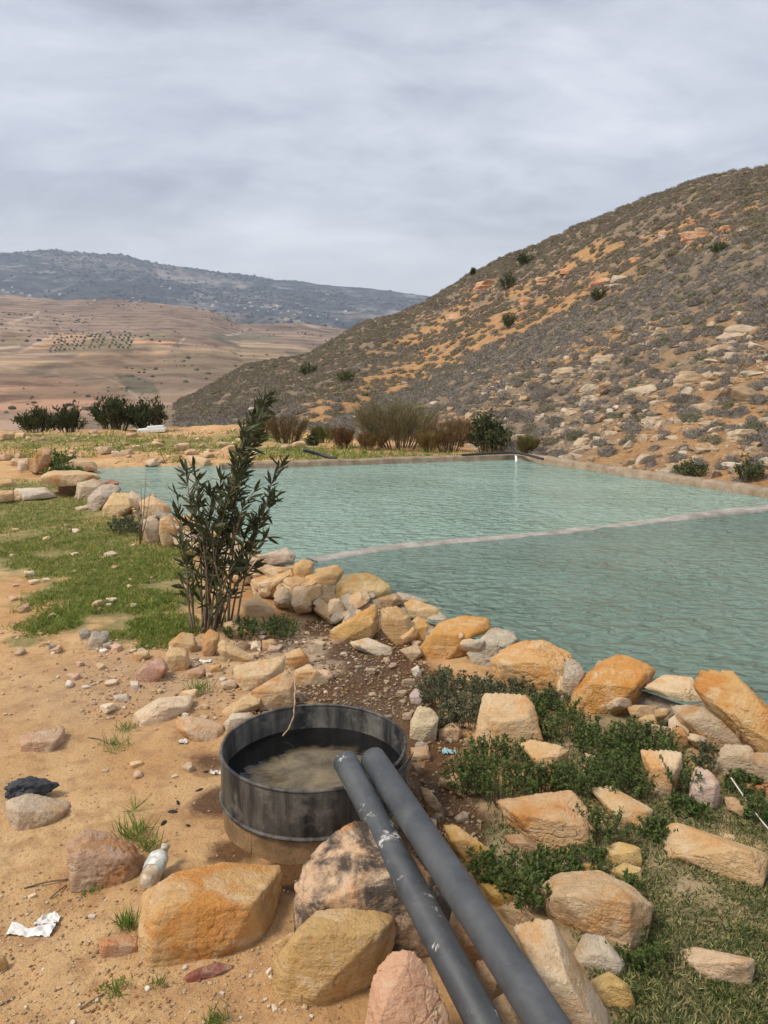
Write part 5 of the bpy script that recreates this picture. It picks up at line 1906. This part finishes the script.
g = np.random.default_rng(90)
cand = []
N_ = 80000
azq = g.uniform(R(-15), R(36), N_)
rq = np.sqrt(g.uniform(10 ** 2, 84 ** 2, N_))
q1, q2 = hill_frac(azq, rq)
oq = orange_zone(azq, rq, q1, q2)
xq, yq = rq * np.sin(azq), rq * np.cos(azq)
nq = n2(xq, yq, .35, 3, 91)
rcq = np.interp(azq, CREST[:, 0], CREST[:, 2])
front = q2 < 0
dens = np.where(front, np.where(q1 < .5, .85, 1.35), .85)
dens = np.where(front & (q1 < .55) & (azq > R(9)), .95, dens)
dens = dens * np.where(front, 1, 1 - .5 * oq) * (1 + .5 * nq)
dens = np.where((~front) & (q2 > .72), np.maximum(dens, .75), dens)
# front needs ~5 per m2, back ~2.4 per m2 ; sample density
area = (R(51)) * (84 ** 2 - 100) / 2
base_d = N_ / area
keep = g.random(N_) < dens * np.where(front, 8.5, 6.5) / base_d
keep &= (rq > base_r(azq) + .3) & (rq < rcq + 1)
ks = np.where(keep)[0]
zq = z_hill(azq, rq)
ssz = np.where(front, g.uniform(.10, .24, N_), g.uniform(.14, .31, N_))
ssz = ssz * np.where(front & (q1 < .4) & (azq > R(12)), .85, 1)
pxq, pyq, dq = project(np.stack([xq, yq, zq], -1))
inview = (pxq > -5) & (pxq < 773)
score = ssz / rq * np.where(inview, 1, 0)
ks = ks[np.argsort(-score[ks])]
near_set = ks[:300]
far_set = ks[300:]
for k in near_set:
    ti = g.choice(5, p=[.4, .25, .15, .12, .08])
    o = obj('cushion_shrub', SH_ME[ti][g.integers(6)], (xq[k], yq[k], zq[k] - .03))
    s_ = ssz[k]
    o.scale = (s_ * g.uniform(.9, 1.2), s_ * g.uniform(.9, 1.2), s_ * g.uniform(.8, 1.1))
    o.rotation_euler = (0, 0, g.uniform(0, 6.3))
    tag(o, 'grey cushion shrub growing on the lower stony hillside', 'shrub', 'grey cushion shrubs on the lower hillside')
parts, cs = [], []
for k in far_set:
    V, f, c = SH_F[g.integers(5)] if rq[k] > 17 else SH_N[g.integers(6)]
    a_ = g.uniform(0, 6.3)
    Rm = np.array([[math.cos(a_), math.sin(a_), 0], [-math.sin(a_), math.cos(a_), 0], [0, 0, 1]])
    s_ = ssz[k]
    parts.append(((V @ Rm) * np.array([s_, s_, s_ * .95]) + np.array([xq[k], yq[k], zq[k] - .03]), f))
    T = TINTS[g.choice(5, p=[.4, .25, .15, .12, .08])]
    if not front[k]:
        T = T * np.array([.92, .88, .78])
    cs.append(c * T)
V, f = join(parts)
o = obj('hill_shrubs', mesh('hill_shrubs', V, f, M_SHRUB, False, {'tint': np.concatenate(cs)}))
tag(o, 'mass of grey shrubs covering the upper hillside', None, None, 'stuff')
print('shrubs', len(near_set), len(far_set))

# rocks of the hill
HR_G = []
for k in range(12):
    g2 = np.random.default_rng(900 + k)
    U, Fc = ico(3)
    N = np.concatenate([np.array([unit(g2.normal(size=3) * np.array([1, 1, 1.4])) for _ in range(10)]), np.eye(3), -np.eye(3)])
    Dd = np.concatenate([g2.uniform(.42, .95, 10), g2.uniform(.7, 1.1, 6)])
    q = np.maximum(U @ N.T, 0) / Dd
    V = U * ((q ** 60).sum(1) ** (-1 / 60))[:, None]
    V *= (1 + .07 * fbm(V * 2.2, 3, 910 + k))[:, None]
    V = V * np.array([1.15, .95, .85])
    HR_G.append((V, Fc))
HR_ME = [mesh('hill_rock', V, Fc, M_PEB, False) for V, Fc in HR_G]
U1, F1 = ico(2)
HR_S = []
for k in range(8):
    g2 = np.random.default_rng(930 + k)
    N = np.concatenate([np.array([unit(g2.normal(size=3)) for _ in range(9)]), np.eye(3), -np.eye(3)])
    q = np.maximum(U1 @ N.T, 0) / g2.uniform(.6, 1, 15)
    V = U1 * ((q ** 50).sum(1) ** (-1 / 50))[:, None] * np.array([1.15, .95, .85])
    HR_S.append((V, F1))
M_ = 80000
g = np.random.default_rng(95)
azr = g.uniform(R(-14), R(36), M_)
rr = np.sqrt(g.uniform(10 ** 2, 80 ** 2, M_))
q1, q2 = hill_frac(azr, rr)
xr, yr = rr * np.sin(azr), rr * np.cos(azr)
clump = n2(xr, yr, .55, 3, 96)
zr = z_hill(azr, rr)
pxr, pyr, dr = project(np.stack([xr, yr, zr], -1))
d_low = np.where((q2 < 0) & (q1 < .62) & (azr > R(6)), 34 * (1 + 1.8 * clump), np.where(q2 < 0, 1.2, .8 * (1 + 2.2 * clump)))
d_low = np.where((q2 < 0) & (q1 < .3), np.maximum(d_low, 5.0), d_low)
# outcrops
OUT = [(575, 275, 26), (600, 285, 20), (490, 288, 16), (548, 284, 16), (700, 243, 22), (722, 236, 18), (560, 278, 18), (660, 235, 14), (745, 250, 16), (470, 292, 12), (420, 318, 12),
       (640, 395, 22), (680, 385, 20), (700, 400, 22), (745, 345, 20), (735, 330, 18), (600, 390, 18), (650, 420, 16), (750, 400, 18)]
ob_ = np.zeros(M_)
for ox, oy, orad in OUT:
    ob_ = np.maximum(ob_, np.exp(-(((pxr - ox) / orad) ** 2 + ((pyr - oy) / (orad * .45)) ** 2)))
d_low = d_low + ob_ * np.where(q2 < 0, 12, 5.0)
ar = R(50) * (80 ** 2 - 100) / 2
keep = (g.random(M_) < d_low / (M_ / ar)) & (rr > base_r(azr) + .15) & (rr < np.interp(azr, CREST[:, 0], CREST[:, 2]))
szr = .033 * (4.6 ** (g.random(M_) ** 2.3)) * np.where(ob_ > .3, 1.5, 1) * np.where(q2 > 0, 1.45, 1) * np.where((q2 < 0) & (q1 > .62), .8, 1)
ks = np.where(keep)[0]
sc_ = szr / rr * ((pxr > -5) & (pxr < 773))
ks = ks[np.argsort(-sc_[ks])]
print('rocks', len(ks))
COLS_F = [(.42, .345, .25), (.38, .29, .19), (.34, .28, .21), (.36, .23, .12), (.50, .42, .32), (.28, .185, .11), (.24, .175, .115)]
COLS_B = [(.38, .20, .10), (.40, .26, .15), (.42, .33, .24), (.35, .17, .09), (.38, .33, .28)]
parts, cs = [], []
for n_, k in enumerate(ks):
    cc = (COLS_B if q2[k] > 0 else COLS_F)
    cc = np.array(cc[g.integers(len(cc))]) * g.uniform(.8, 1.12)
    if n_ < 300:
        o = obj('hill_rock', HR_ME[g.integers(12)], (xr[k], yr[k], zr[k] + szr[k] * -.05))
        s_ = szr[k]
        o.scale = (s_ * g.uniform(.9, 1.3), s_ * g.uniform(.8, 1.2), s_ * g.uniform(.7, 1.2))
        o.rotation_euler = (g.uniform(-.25, .25), g.uniform(-.25, .25), g.uniform(0, 6.3))
        o.color = (*cc, 1)
        if q2[k] > 0:
            tag(o, 'reddish rock of the outcrops on the upper hill', 'rock', 'reddish rocks on the upper hill')
        else:
            tag(o, 'pale limestone rock on the lower hillside', 'rock', 'limestone rocks on the lower hillside')
    else:
        V, f = HR_S[g.integers(8)]
        a_ = g.uniform(0, 6.3)
        Rm = np.array([[math.cos(a_), math.sin(a_), 0], [-math.sin(a_), math.cos(a_), 0], [0, 0, 1]])
        s_ = szr[k]
        parts.append(((V @ Rm) * s_ * np.array([1, 1, g.uniform(.7, 1.2)]) + np.array([xr[k], yr[k], zr[k] - .02 * s_]), [f]))
        cs.append(np.repeat([cc], len(V), 0))
V, f = join(parts)
tag(obj('hill_rubble', mesh('hill_rubble', V, f, M_HROCK, False, {'tint': np.concatenate(cs)})), 'mass of small broken rock over the hillside', None, None, 'stuff')

# bedrock ledges
LEDGES = [(742, 334, 66, 12, 0, 'long pale ledge of bedrock near the right edge of the hill'), (722, 352, 44, 10, 0, 'short pale ledge under the long one near the right edge'),
          (690, 384, 52, 16, 0, 'thick broken ledge in the rocky lower right of the hill'), (640, 396, 50, 15, 0, 'dark hollowed ledge in the middle of the lower hill rocks'),
          (606, 362, 44, 10, 0, 'thin ledge above the hollowed one on the lower hill'), (566, 374, 40, 9, 0, 'thin ledge at the left of the lower hill rocks'),
          (752, 402, 50, 18, 0, 'tall pale ledge at the right edge of the lower hill'), (700, 412, 40, 12, 0, 'ledge just left of the tall pale one'),
          (655, 425, 46, 10, 0, 'low ledge under the hollowed one'), (590, 402, 36, 9, 0, 'small ledge left of the hollowed one'),
          (745, 440, 46, 12, 0, 'ledge low on the hill near the right kerb'), (620, 332, 40, 8, 0, 'thin ledge at the top of the lower hill rocks'),
          (574, 272, 40, 9, 1, 'red ledge in the middle of the upper outcrop'), (604, 284, 34, 9, 1, 'red ledge at the right of the middle upper outcrop'),
          (489, 287, 40, 11, 1, 'rusty ledge at the left of the upper hill'), (548, 282, 34, 10, 1, 'rusty ledge between the left and middle outcrops'),
          (700, 240, 48, 13, 1, 'bright red ledge of the upper right outcrop'), (728, 233, 36, 10, 1, 'red ledge at the right of the bright red one'),
          (664, 238, 24, 12, 1, 'blocky pale red ledge left of the bright red one'), (528, 302, 30, 8, 1, 'rusty ledge on the orange band below the left outcrop'),
          (455, 318, 30, 7, 1, 'small rusty ledge low on the left orange band'), (640, 262, 30, 7, 1, 'thin red ledge between the middle and right outcrops')]
for i_, (px, py, wp, hp, red, lb) in enumerate(LEDGES):
    p = hill_hit(px, py)
    if p is None:
        continue
    g = np.random.default_rng(1200 + i_)
    dep = project(p)[2]
    wd, hh = wp / F * dep, hp / F * dep
    U, Fc = ico(5)
    N = np.concatenate([np.array([unit(g.normal(size=3) * np.array([1, .8, .8])) for _ in range(22)]), np.eye(3), -np.eye(3)])
    Dd = np.concatenate([g.uniform(.6, 1.0, 22), g.uniform(.8, 1, 6)])
    q = np.maximum(U @ N.T, 0) / Dd
    V = U * ((q ** 60).sum(1) ** (-1 / 60))[:, None]
    V = V * np.array([wd * .42, wd * .24, hh * .95])
    w_ = V / hh
    V = V * (1 + .28 * fbm(w_ * np.array([.7, .7, 1.6]) + i_ * 9, 4, 1300 + i_) - .22 * np.abs(fbm(w_ * np.array([.5, .5, 2.6]) + i_ * 7, 3, 1340 + i_)))[:, None]
    o = obj('rock_ledge', mesh('rock_ledge', V, Fc, M_PEB, False), p + np.array([0, wd * .08, -hh * .1]))
    o.rotation_euler = (0, g.uniform(-.12, .05), math.atan2(-p[0], p[1]) + g.uniform(-.25, .25))
    cc = np.array([(.46, .25, .14), (.44, .22, .11), (.50, .31, .19)][g.integers(3)] if red else [(.40, .30, .20), (.35, .25, .15), (.44, .35, .25)][g.integers(3)])
    o.color = (*cc, 1)
    tag(o, lb, 'rock ledge', 'bedrock ledges on the hill')

# ------------------------------------------------------------------ metal tub
TC = np.array([-.265, 2.735])
TR, TH = .350, .285
tz = h_at(*TC)
tub = bpy.data.objects.new('metal_tub', None)
COL.objects.link(tub)
tub.location = (TC[0], TC[1], tz)
tag(tub, 'round black metal tub holding murky water under the pipe ends', 'tub')


def lathe(prof, n=128, wob=0.0, seed=0):
    a = np.linspace(0, 2 * np.pi, n, endpoint=False)
    V = []
    for r, z in prof:
        ww = 1 + wob * fbm(np.stack([np.cos(a) * 1.6, np.sin(a) * 1.6, np.full(n, z * 3)], -1), 2, seed)
        V.append(np.stack([r * ww * np.cos(a), r * ww * np.sin(a), np.full(n, z)], -1))
    V = np.concatenate(V)
    m = len(prof)
    i = np.arange(m - 1)[:, None] * n
    j = np.arange(n)[None]
    k = (j + 1) % n
    return V, [np.stack([i + j, i + k, i + n + k, i + n + j], -1).reshape(-1, 4)]


t = NT('bitumen_coated_metal')
co = t.objco(False)
mpp = t.n('ShaderNodeMapping')
mpp.inputs['Scale'].default_value = (14, 14, 1.6)
t.l(co, mpp.inputs[0])
stv = t.noise(mpp.outputs[0], 1, 6, .65, .3)
pt = t.noise(co, 9, 6, .65)
fn = t.noise(co, 120, 4, .7)
c = t.mix(t.ramp(stv, [(.40, 0), (.66, 1)]), (.013, .013, .014), (.13, .12, .10))
c = t.mix(t.ramp(pt, [(.50, 0), (.66, .7)]), c, (.20, .18, .15))
c = t.mix(t.ramp(fn, [(.30, .6), (.45, 0)]), c, (.015, .014, .014))
M_TUB = t.fin(c, t.ramp(pt, [(.3, .45), (.7, .75)]), t.bump(t.math('ADD', stv, t.math('MULTIPLY', fn, .3)), .35, .006), .4)
t = NT('mud_caked_metal')
co = t.objco(False)
pt = t.noise(co, 10, 6, .65)
fn = t.noise(co, 100, 4, .7)
c = t.mix(t.ramp(pt, [(.35, 0), (.62, 1)]), (.17, .11, .055), (.32, .205, .105))
c = t.mix(t.ramp(fn, [(.32, .7), (.46, 0)]), c, (.07, .05, .035))
M_MUD = t.fin(c, .85, t.bump(pt, .4, .01), .2)
V, f = lathe([(TR - .004, .105), (TR, .13), (TR, TH - .012), (TR - .002, TH - .004)], 160, .006, 3)
shell_out = (V, f)
V2, f2 = lathe([(TR - .007, TH - .004), (TR - .012, TH - .02), (TR - .014, .02), (TR - .05, .005)], 160, .006, 3)
V, f = join([shell_out, (V2, f2)])
obj('shell', mesh('shell', V, f, M_TUB), parent=tub)
rp = [(TR - .0035 + .0065 * math.cos(q), TH - .002 + .0065 * math.sin(q)) for q in np.linspace(0, 2 * np.pi, 10)]
V, f = lathe(rp, 160, .006, 3)
obj('rim', mesh('rim', V, f, M_TUB), parent=tub)
rp = [(TR + .001 + .008 * math.cos(q), .108 + .008 * math.sin(q)) for q in np.linspace(0, 2 * np.pi, 10)]
V, f = lathe(rp, 160, .006, 3)
obj('bead', mesh('bead', V, f, M_TUB), parent=tub)
V, f = lathe([(TR - .003, .104), (TR - .003, -.06)], 160, .006, 3)
prt = [(V, f)]
for a_ in np.sort(np.random.default_rng(5).uniform(0, 2 * np.pi, 11)):
    c_, s_ = math.cos(a_), math.sin(a_)
    prt.append(tube([((TR - .004) * c_, (TR - .004) * s_, -.05), ((TR - .004) * c_, (TR - .004) * s_, .10)], .0035, 5))
V, f = join(prt)
obj('base_band', mesh('base_band', V, f, M_MUD), parent=tub)
# torn flap of the rim at the right
a_ = np.linspace(-.62, -.30, 9)
hb_ = np.array([.10, .13, .16, .175, .18, .17, .15, .13, .11])
top_ = np.stack([(TR + .012 + .03 * np.linspace(0, 1, 9)) * np.cos(a_ + .0), (TR + .012 + .03 * np.linspace(0, 1, 9)) * np.sin(a_), np.linspace(TH - .02, TH + .022, 9)], -1)
bot_ = np.stack([(TR + .004) * np.cos(a_), (TR + .004) * np.sin(a_), TH - .02 - hb_ * .6], -1)
V = np.concatenate([top_, bot_, top_ * .985, bot_ * .985])
fq = []
for i in range(8):
    fq += [[i, i + 1, 9 + i + 1, 9 + i], [18 + i, 27 + i, 27 + i + 1, 18 + i + 1], [i, 18 + i, 18 + i + 1, i + 1]]
obj('rim_flap', mesh('rim_flap', V, np.array(fq), M_TUB), parent=tub)

t = NT('murky_tub_water')
co = t.objco(False)
wv = t.noise(co, 9, 3, .5, .5)
fo = t.noise(co, 7.0, 7, .66, .35)
gl = t.n('ShaderNodeVectorMath', operation='LENGTH')
mo = t.n('ShaderNodeMapping')
mo.inputs['Location'].default_value = (-.02, .06, 0)
mo.inputs['Scale'].default_value = (1, 1.1, 0)
t.l(co, mo.inputs[0])
t.l(mo.outputs[0], gl.inputs[0])
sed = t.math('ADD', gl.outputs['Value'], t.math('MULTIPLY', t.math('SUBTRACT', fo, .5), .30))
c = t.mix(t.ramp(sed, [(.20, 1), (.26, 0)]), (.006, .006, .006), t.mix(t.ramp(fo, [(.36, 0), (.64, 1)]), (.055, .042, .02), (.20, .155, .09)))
t.b.inputs['IOR'].default_value = 1.33
M_TW = t.fin(c, .05, t.bump(wv, .35, .012), .5)
a_ = np.linspace(0, 2 * np.pi, 96, endpoint=False)
rings = [np.zeros((1, 3))] + [np.stack([q * np.cos(a_), q * np.sin(a_), 0 * a_], -1) for q in (.12, .24, TR - .006)]
V = np.concatenate(rings)
fs3 = np.array([[0, 1 + i, 1 + (i + 1) % 96] for i in range(96)])
fs4 = np.array([[1 + 96 * q + i, 1 + 96 * (q + 1) + i, 1 + 96 * (q + 1) + (i + 1) % 96, 1 + 96 * q + (i + 1) % 96] for q in range(2) for i in range(96)])
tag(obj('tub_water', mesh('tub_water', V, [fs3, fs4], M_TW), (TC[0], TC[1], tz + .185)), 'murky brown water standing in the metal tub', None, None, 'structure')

# ------------------------------------------------------------------ pipes
t = NT('black_polyethylene')
co = t.objco(False)
mpp = t.n('ShaderNodeMapping')
t.l(co, mpp.inputs[0])
mpp.inputs['Scale'].default_value = (10, 10, 10)
f1_ = t.noise(mpp.outputs[0], 1.0, 6, .65, .4)
f2_ = t.noise(co, 60, 5, .7)
c = t.mix(t.ramp(f1_, [(.35, 0), (.7, 1)]), (.042, .047, .053), (.085, .091, .097))
c = t.mix(t.ramp(f2_, [(.62, 0), (.76, .4)]), c, (.22, .215, .205))
oi = t.n('ShaderNodeObjectInfo')
sc_ = t.math('MULTIPLY', t.ramp(t.noise(co, 16, 6, .7, .6), [(.60, 0), (.66, .85)]), t.math('SUBTRACT', 1.0, oi.outputs['Alpha']))
c = t.mix(sc_, c, (.58, .56, .52))
M_PIPE = t.fin(c, t.ramp(f1_, [(.3, .42), (.7, .62)]), t.bump(f2_, .15, .004), .45)


def pipe(tip_px, tip_d, bot_px, bot_d, rad, label, alpha):
    a = CAM + ray(*tip_px) * tip_d
    b = CAM + ray(*bot_px) * bot_d
    d = unit(b - a)
    e_ = b + d * .9
    far = e_ + unit([d[0], d[1], -.16]) * 1.6
    L_ = resample(np.array([a, b, e_, far]), .03)
    L_ = smooth_line(L_, 60)
    L_[:, 2] += .004 * np.sin(np.arange(len(L_)) * .06)
    n = 40
    Vo, fo_ = tube(L_, rad, n, False)
    Vi, fi_ = tube(L_[:12], rad * .86, n, False)
    V, f = join([(Vo, fo_), (Vi, [fi_[0][:, ::-1]])])
    j = np.arange(n)
    k = (j + 1) % n
    ring = np.stack([j, len(Vo) + j, len(Vo) + k, k], -1)
    capi = (np.arange(n) + len(Vo) + 11 * n)[None]
    f = f + [ring, capi]
    V_c = V.mean(0)
    o = obj('pipe', mesh('pipe', V - V_c, f, M_PIPE), V_c)
    o.color = (1, 1, 1, alpha)
    tag(o, label, 'pipe', 'black plastic pipes')
    return a, b


pipe((345, 761), 2.66, (476, 1010), 1.86, .0425, 'left black plastic pipe with white paint scuffs, lying lower', 0.0)
pipe((373, 759), 2.66, (537, 1010), 1.70, .0445, 'right black plastic pipe, thicker and cleaner, beside its twin', 1.0)

# ------------------------------------------------------------------ rope, litter, hoses, cable
M_ROPE = simple('frayed_rope', (.30, .21, .11), (.46, .34, .20), 60, .9)
rope_px = [(288, 668, 3.42, None), (295, 678, 3.2, None), (295, 692, 3.12, None), (294.5, 705, 3.08, None), (294, 716, 3.05, None), (290, 727, 3.03, None), (283, 736, 3.0, None)]
pts = []
for px, py, rr_, _n in rope_px:
    d = ray(px, py)
    d = d / math.hypot(d[0], d[1])
    pts.append(CAM + d * rr_)
L_ = smooth_line(resample(np.array(pts), .01), 6)
tw = np.arange(len(L_)) * 1.1
V, f = tube(L_ + .0015 * np.stack([np.cos(tw), np.sin(tw), 0 * tw], -1), .0032 + .001 * np.sin(tw * 1.7), 7)
tag(obj('rope', mesh('rope', V, f, M_ROPE)), 'frayed tan rope hanging over the back rim of the tub', 'rope')

M_RAG = simple('black_cloth', (.03, .031, .035), (.075, .077, .082), 25, .85, .6)
p = ground_hit(22, 797)
dep = project(p)[2]
U, Fc = ico(5)
V = U * np.array([.05, .04, .036])
V = V * (1 + .45 * fbm(U * 2.0 + 3, 4, 61) + .28 * np.abs(fbm(U * 4.5, 3, 62)))[:, None]
V[:, 0] += .10 * np.maximum(U[:, 0] - .3, 0) * (1 + .4 * fbm(U * 3, 2, 66))
V[:, 2] = np.maximum(V[:, 2] + .03, -.004)
a_ = .35
Rm = np.array([[math.cos(a_), math.sin(a_), 0], [-math.sin(a_), math.cos(a_), 0], [0, 0, 1]])
body = (V @ Rm, [Fc])
# trailing sleeve-like end
tl = np.array([[.03, .02, .02], [.06, .03, .018], [.085, .035, .014], [.105, .04, .01]])
Vt, ft = tube(resample(tl, .006), np.interp(np.linspace(0, 1, len(resample(tl, .006))), [0, .4, .7, 1], [.022, .014, .02, .007]), 12)
Vt = Vt + .007 * np.stack([fbm(Vt * 40, 3, 63), fbm(Vt * 40 + 7, 3, 64), fbm(Vt * 40 + 19, 3, 65)], -1)
V, f = join([body, (Vt, ft)])
V[:, 2] = np.maximum(V[:, 2], -.004)
tag(obj('rag', mesh('rag', V, f, M_RAG), p), 'crumpled black rag lying on the sand at the left', 'rag')

# crushed bottle
p = ground_hit(146, 895)
q = ground_hit(168, 862)
bt = bpy.data.objects.new('plastic_bottle', None)
COL.objects.link(bt)
bt.location = p
tag(bt, 'dirty crushed plastic bottle leaning beside the ochre block', 'bottle')
t = NT('dirty_plastic')
co = t.objco(False)
f_ = t.noise(co, 22, 6, .65)
c = t.mix(t.ramp(f_, [(.40, 0), (.58, 1)]), (.36, .25, .14), (.50, .45, .36))
M_BOT = t.fin(c, .35, t.bump(f_, .5, .008), .5)
t = NT('bottle_label')
co = t.objco(False)
f_ = t.noise(co, 40, 4, .6)
M_LAB = t.fin(t.mix(t.ramp(f_, [(.42, 0), (.5, 1)]), (.66, .64, .57), (.40, .43, .40)), .5, None, .4)
ax0 = np.array([.0, .0, .028])
ax1 = np.array([(q - p)[0] * .95, (q - p)[1] * .95, .06])
tt = np.linspace(0, 1, 40)
pr = np.interp(tt, [0, .03, .1, .55, .7, .86, .9, 1], [.010, .026, .031, .031, .030, .013, .0125, .0125])
L_ = ax0 + (ax1 - ax0) * tt[:, None]
V, f = tube(L_, pr, 28)
V = V + .011 * np.stack([fbm(V * 22, 3, 71), fbm(V * 22 + 5, 3, 72), fbm(V * 22 + 11, 3, 73)], -1)
obj('bottle_body', mesh('bottle_body', V, f, M_BOT), parent=bt)
V, f = tube(ax0 + (ax1 - ax0) * np.linspace(.36, .66, 16)[:, None], .0335, 28, False)
V = V + .010 * np.stack([fbm(V * 22, 3, 71), fbm(V * 22 + 5, 3, 72), fbm(V * 22 + 11, 3, 73)], -1)
obj('bottle_label', mesh('bottle_label', V, f, M_LAB), parent=bt)

# white scrap
M_WS = simple('white_plastic_film', (.60, .57, .52), (.80, .78, .75), 30, .5, .6)


def scrap(px, py, wpx, hpx, seed, label, mat=M_WS, name='plastic_scrap', cat='plastic scrap', zs=.012):
    p = ground_hit(px, py)
    dep = project(p)[2]
    nx, ny = 28, 14
    X, Y = np.meshgrid(np.linspace(-.5, .5, nx), np.linspace(-.5, .5, ny), indexing='ij')
    wd = wpx / F * dep
    dd = hpx / F * dep / .5
    sh = .25 * fbm(np.stack([X * 2, Y * 0, X * 0 + seed], -1), 3, seed)
    V = np.stack([X * wd, (Y * (.55 + 1.4 * np.maximum(sh, -.2)) + sh) * dd, zs * (.7 + 1.2 * fbm(np.stack([X * 7, Y * 5, X * 0 + seed], -1), 3, seed + 4))], -1)
    V[..., 2] = np.maximum(V[..., 2], .001)
    V = V.reshape(-1, 3)
    V2 = V.copy()
    V2[:, 2] -= .0015
    i = np.arange(nx * ny).reshape(nx, ny)
    fq = np.stack([i[:-1, :-1], i[1:, :-1], i[1:, 1:], i[:-1, 1:]], -1).reshape(-1, 4)
    o = obj(name, mesh(name, np.concatenate([V, V2]), [np.concatenate([fq, fq[:, ::-1] + nx * ny])], mat), p)
    tag(o, label, cat)
    return o


scrap(30, 933, 44, 12, 3, 'long torn white plastic film on the bottom left sand')
scrap(48, 922, 22, 12, 6, 'small white plastic film just above the long torn piece')
scrap(183, 743, 9, 5, 9, 'white shard on the dirt below the pale tan stone')
scrap(205, 662, 12, 5, 12, 'crumpled white scrap among stones below the oleander')
scrap(216, 774, 12, 4, 15, 'white flake on the sand left of the tub')
scrap(505, 679, 14, 8, 18, 'torn white scrap hanging by the wall foot among weeds')
M_BLUE = simple('blue_plastic', (.18, .36, .40), (.34, .46, .48), 30, .5)
scrap(449, 753, 14, 8, 21, 'light blue plastic scrap in the mud beside the weeds', M_BLUE)
M_CHAR = simple('charcoal', (.012, .012, .014), (.04, .04, .045), 60, .8)
for i, (px, py, w_, h_) in enumerate([(172, 812, 10, 5), (164, 823, 9, 5), (188, 826, 6, 3), (200, 790, 7, 3), (178, 803, 8, 3), (206, 772, 5, 3)]):
    U, Fc = ico(3)
    p = ground_hit(px, py)
    dep = project(p)[2]
    V = U * np.array([w_ / F * dep * .5, h_ / F * dep * .5, .006]) * (1 + .5 * fbm(U * 2.5 + i, 3, 85)[:, None])
    o = obj('charcoal', mesh('charcoal', V, Fc, M_CHAR), p)
    o.rotation_euler = (0, 0, i * 1.3)
    tag(o, 'black charred bit on the sand left of the tub', 'charcoal', 'charred bits on the sand left of the tub')

for i, (a_, b_, lb) in enumerate([((24, 889), (68, 880), 'dark twig on the sand left of the knobbly boulder'), ((50, 899), (66, 886), 'thin twig crossing under the dark twig'),
                                  ((80, 1010), (104, 995), 'dry twig on the bottom left sand'), ((0, 1006), (10, 1001), 'short twig at the bottom left edge'),
                                  ((88, 738), (108, 744), 'dark twig beside the thin grass tufts'), ((235, 696), (226, 692), 'dark twig by the stones behind the tub'),
                                  ((66, 587), (70, 600), 'pale stick in the left grass')]):
    p, q = ground_hit(*a_), ground_hit(*b_)
    mid = (p + q) / 2 + np.array([.006, .004, .008])
    V, f = tube(smooth_line(resample(np.array([p + [0, 0, .003], mid, q + [0, 0, .003]]), .008), 3), [.0026] * 1 if False else .0026, 6)
    o = obj('twig', mesh('twig', V, f, M_STEM if i < 6 else M_ROPE))
    tag(o, lb, 'twig')

M_CABLE = simple('white_cable', (.55, .53, .47), (.68, .65, .58), 30, .6)
cp = [ground_hit(730, 789) + [0, 0, .05], ground_hit(742, 803) + [0, 0, .035], ground_hit(755, 818) + [0, 0, .02], ground_hit(768, 832) + [0, 0, .012], ground_hit(800, 860)]
V, f = tube(smooth_line(resample(np.array(cp), .01), 8), .003, 7)
tag(obj('cable', mesh('cable', V, f, M_CABLE)), 'thin white cable trailing through the grass at the right edge', 'cable')
cp = [on_z(614, 722, .05), on_z(624, 731, .05), on_z(640, 742, .04), on_z(650, 750, .03)]
V, f = tube(smooth_line(resample(np.array(cp), .01), 5), .0025, 6)
tag(obj('stalk', mesh('stalk', V, f, M_ROPE)), 'dry straw stalk across the weeds below the wall', 'stalk')

M_HOSE = simple('black_hose', (.02, .02, .022), (.05, .05, .052), 30, .5)
hz = WZ + .13
cp = [on_z(462, 455, hz), on_z(490, 453.5, hz), on_z(515, 452.5, hz), on_z(528, 455, hz), on_z(543, 459, hz)]
V, f = tube(smooth_line(resample(np.array(cp), .04), 6), .022, 8)
tag(obj('hose', mesh('hose', V, f, M_HOSE)), 'black hose lying along the far kerb at the water spout', 'hose')
p = on_z(303, 452, .3)
cp = [on_z(303, 450, .35), on_z(318, 454, .27), on_z(336, 459, .2)]
V, f = tube(smooth_line(resample(np.array(cp), .05), 3), .03, 8)
tag(obj('hose', mesh('hose', V, f, M_HOSE)), 'short black pipe end lying on the far bank left of the bushes', 'hose')
# spout of water at the far corner
M_SP = simple('falling_water', (.75, .78, .78), (.85, .87, .87), 20, .15)
a = on_z(515.5, 456, WZ + .10)
V, f = tube(np.array([a, a + [0, -.06, -.01], a + [0, -.10, -.06], a + [0, -.12, -.11]]), [.018, .02, .022, .03], 8)
tag(obj('water_spout', mesh('water_spout', V, f, M_SP)), 'white trickle of water falling from the far kerb corner', 'water spout')
# board on the terrace
p = ground_hit(152, 433)
M_BRD = simple('white_board', (.70, .70, .66), (.80, .80, .77), 8, .6)
Vb, fb = box((0, 0, .08), (.75, .35, .10))
Vb2, fb2 = box((.1, .05, .16), (.45, .2, .05))
V, f = join([(Vb, fb), (Vb2, fb2)])
bm = bmesh.new()
me = mesh('board', V, f, M_BRD, False)
bm.from_mesh(me)
bmesh.ops.bevel(bm, geom=bm.edges[:], offset=.012, segments=2, affect='EDGES')
bm.to_mesh(me)
bm.free()
o = obj('board', me, p)
o.rotation_euler = (.05, -.06, .15)
tag(o, 'white painted board lying on the far terrace', 'board')
print('objects', len(S.objects))
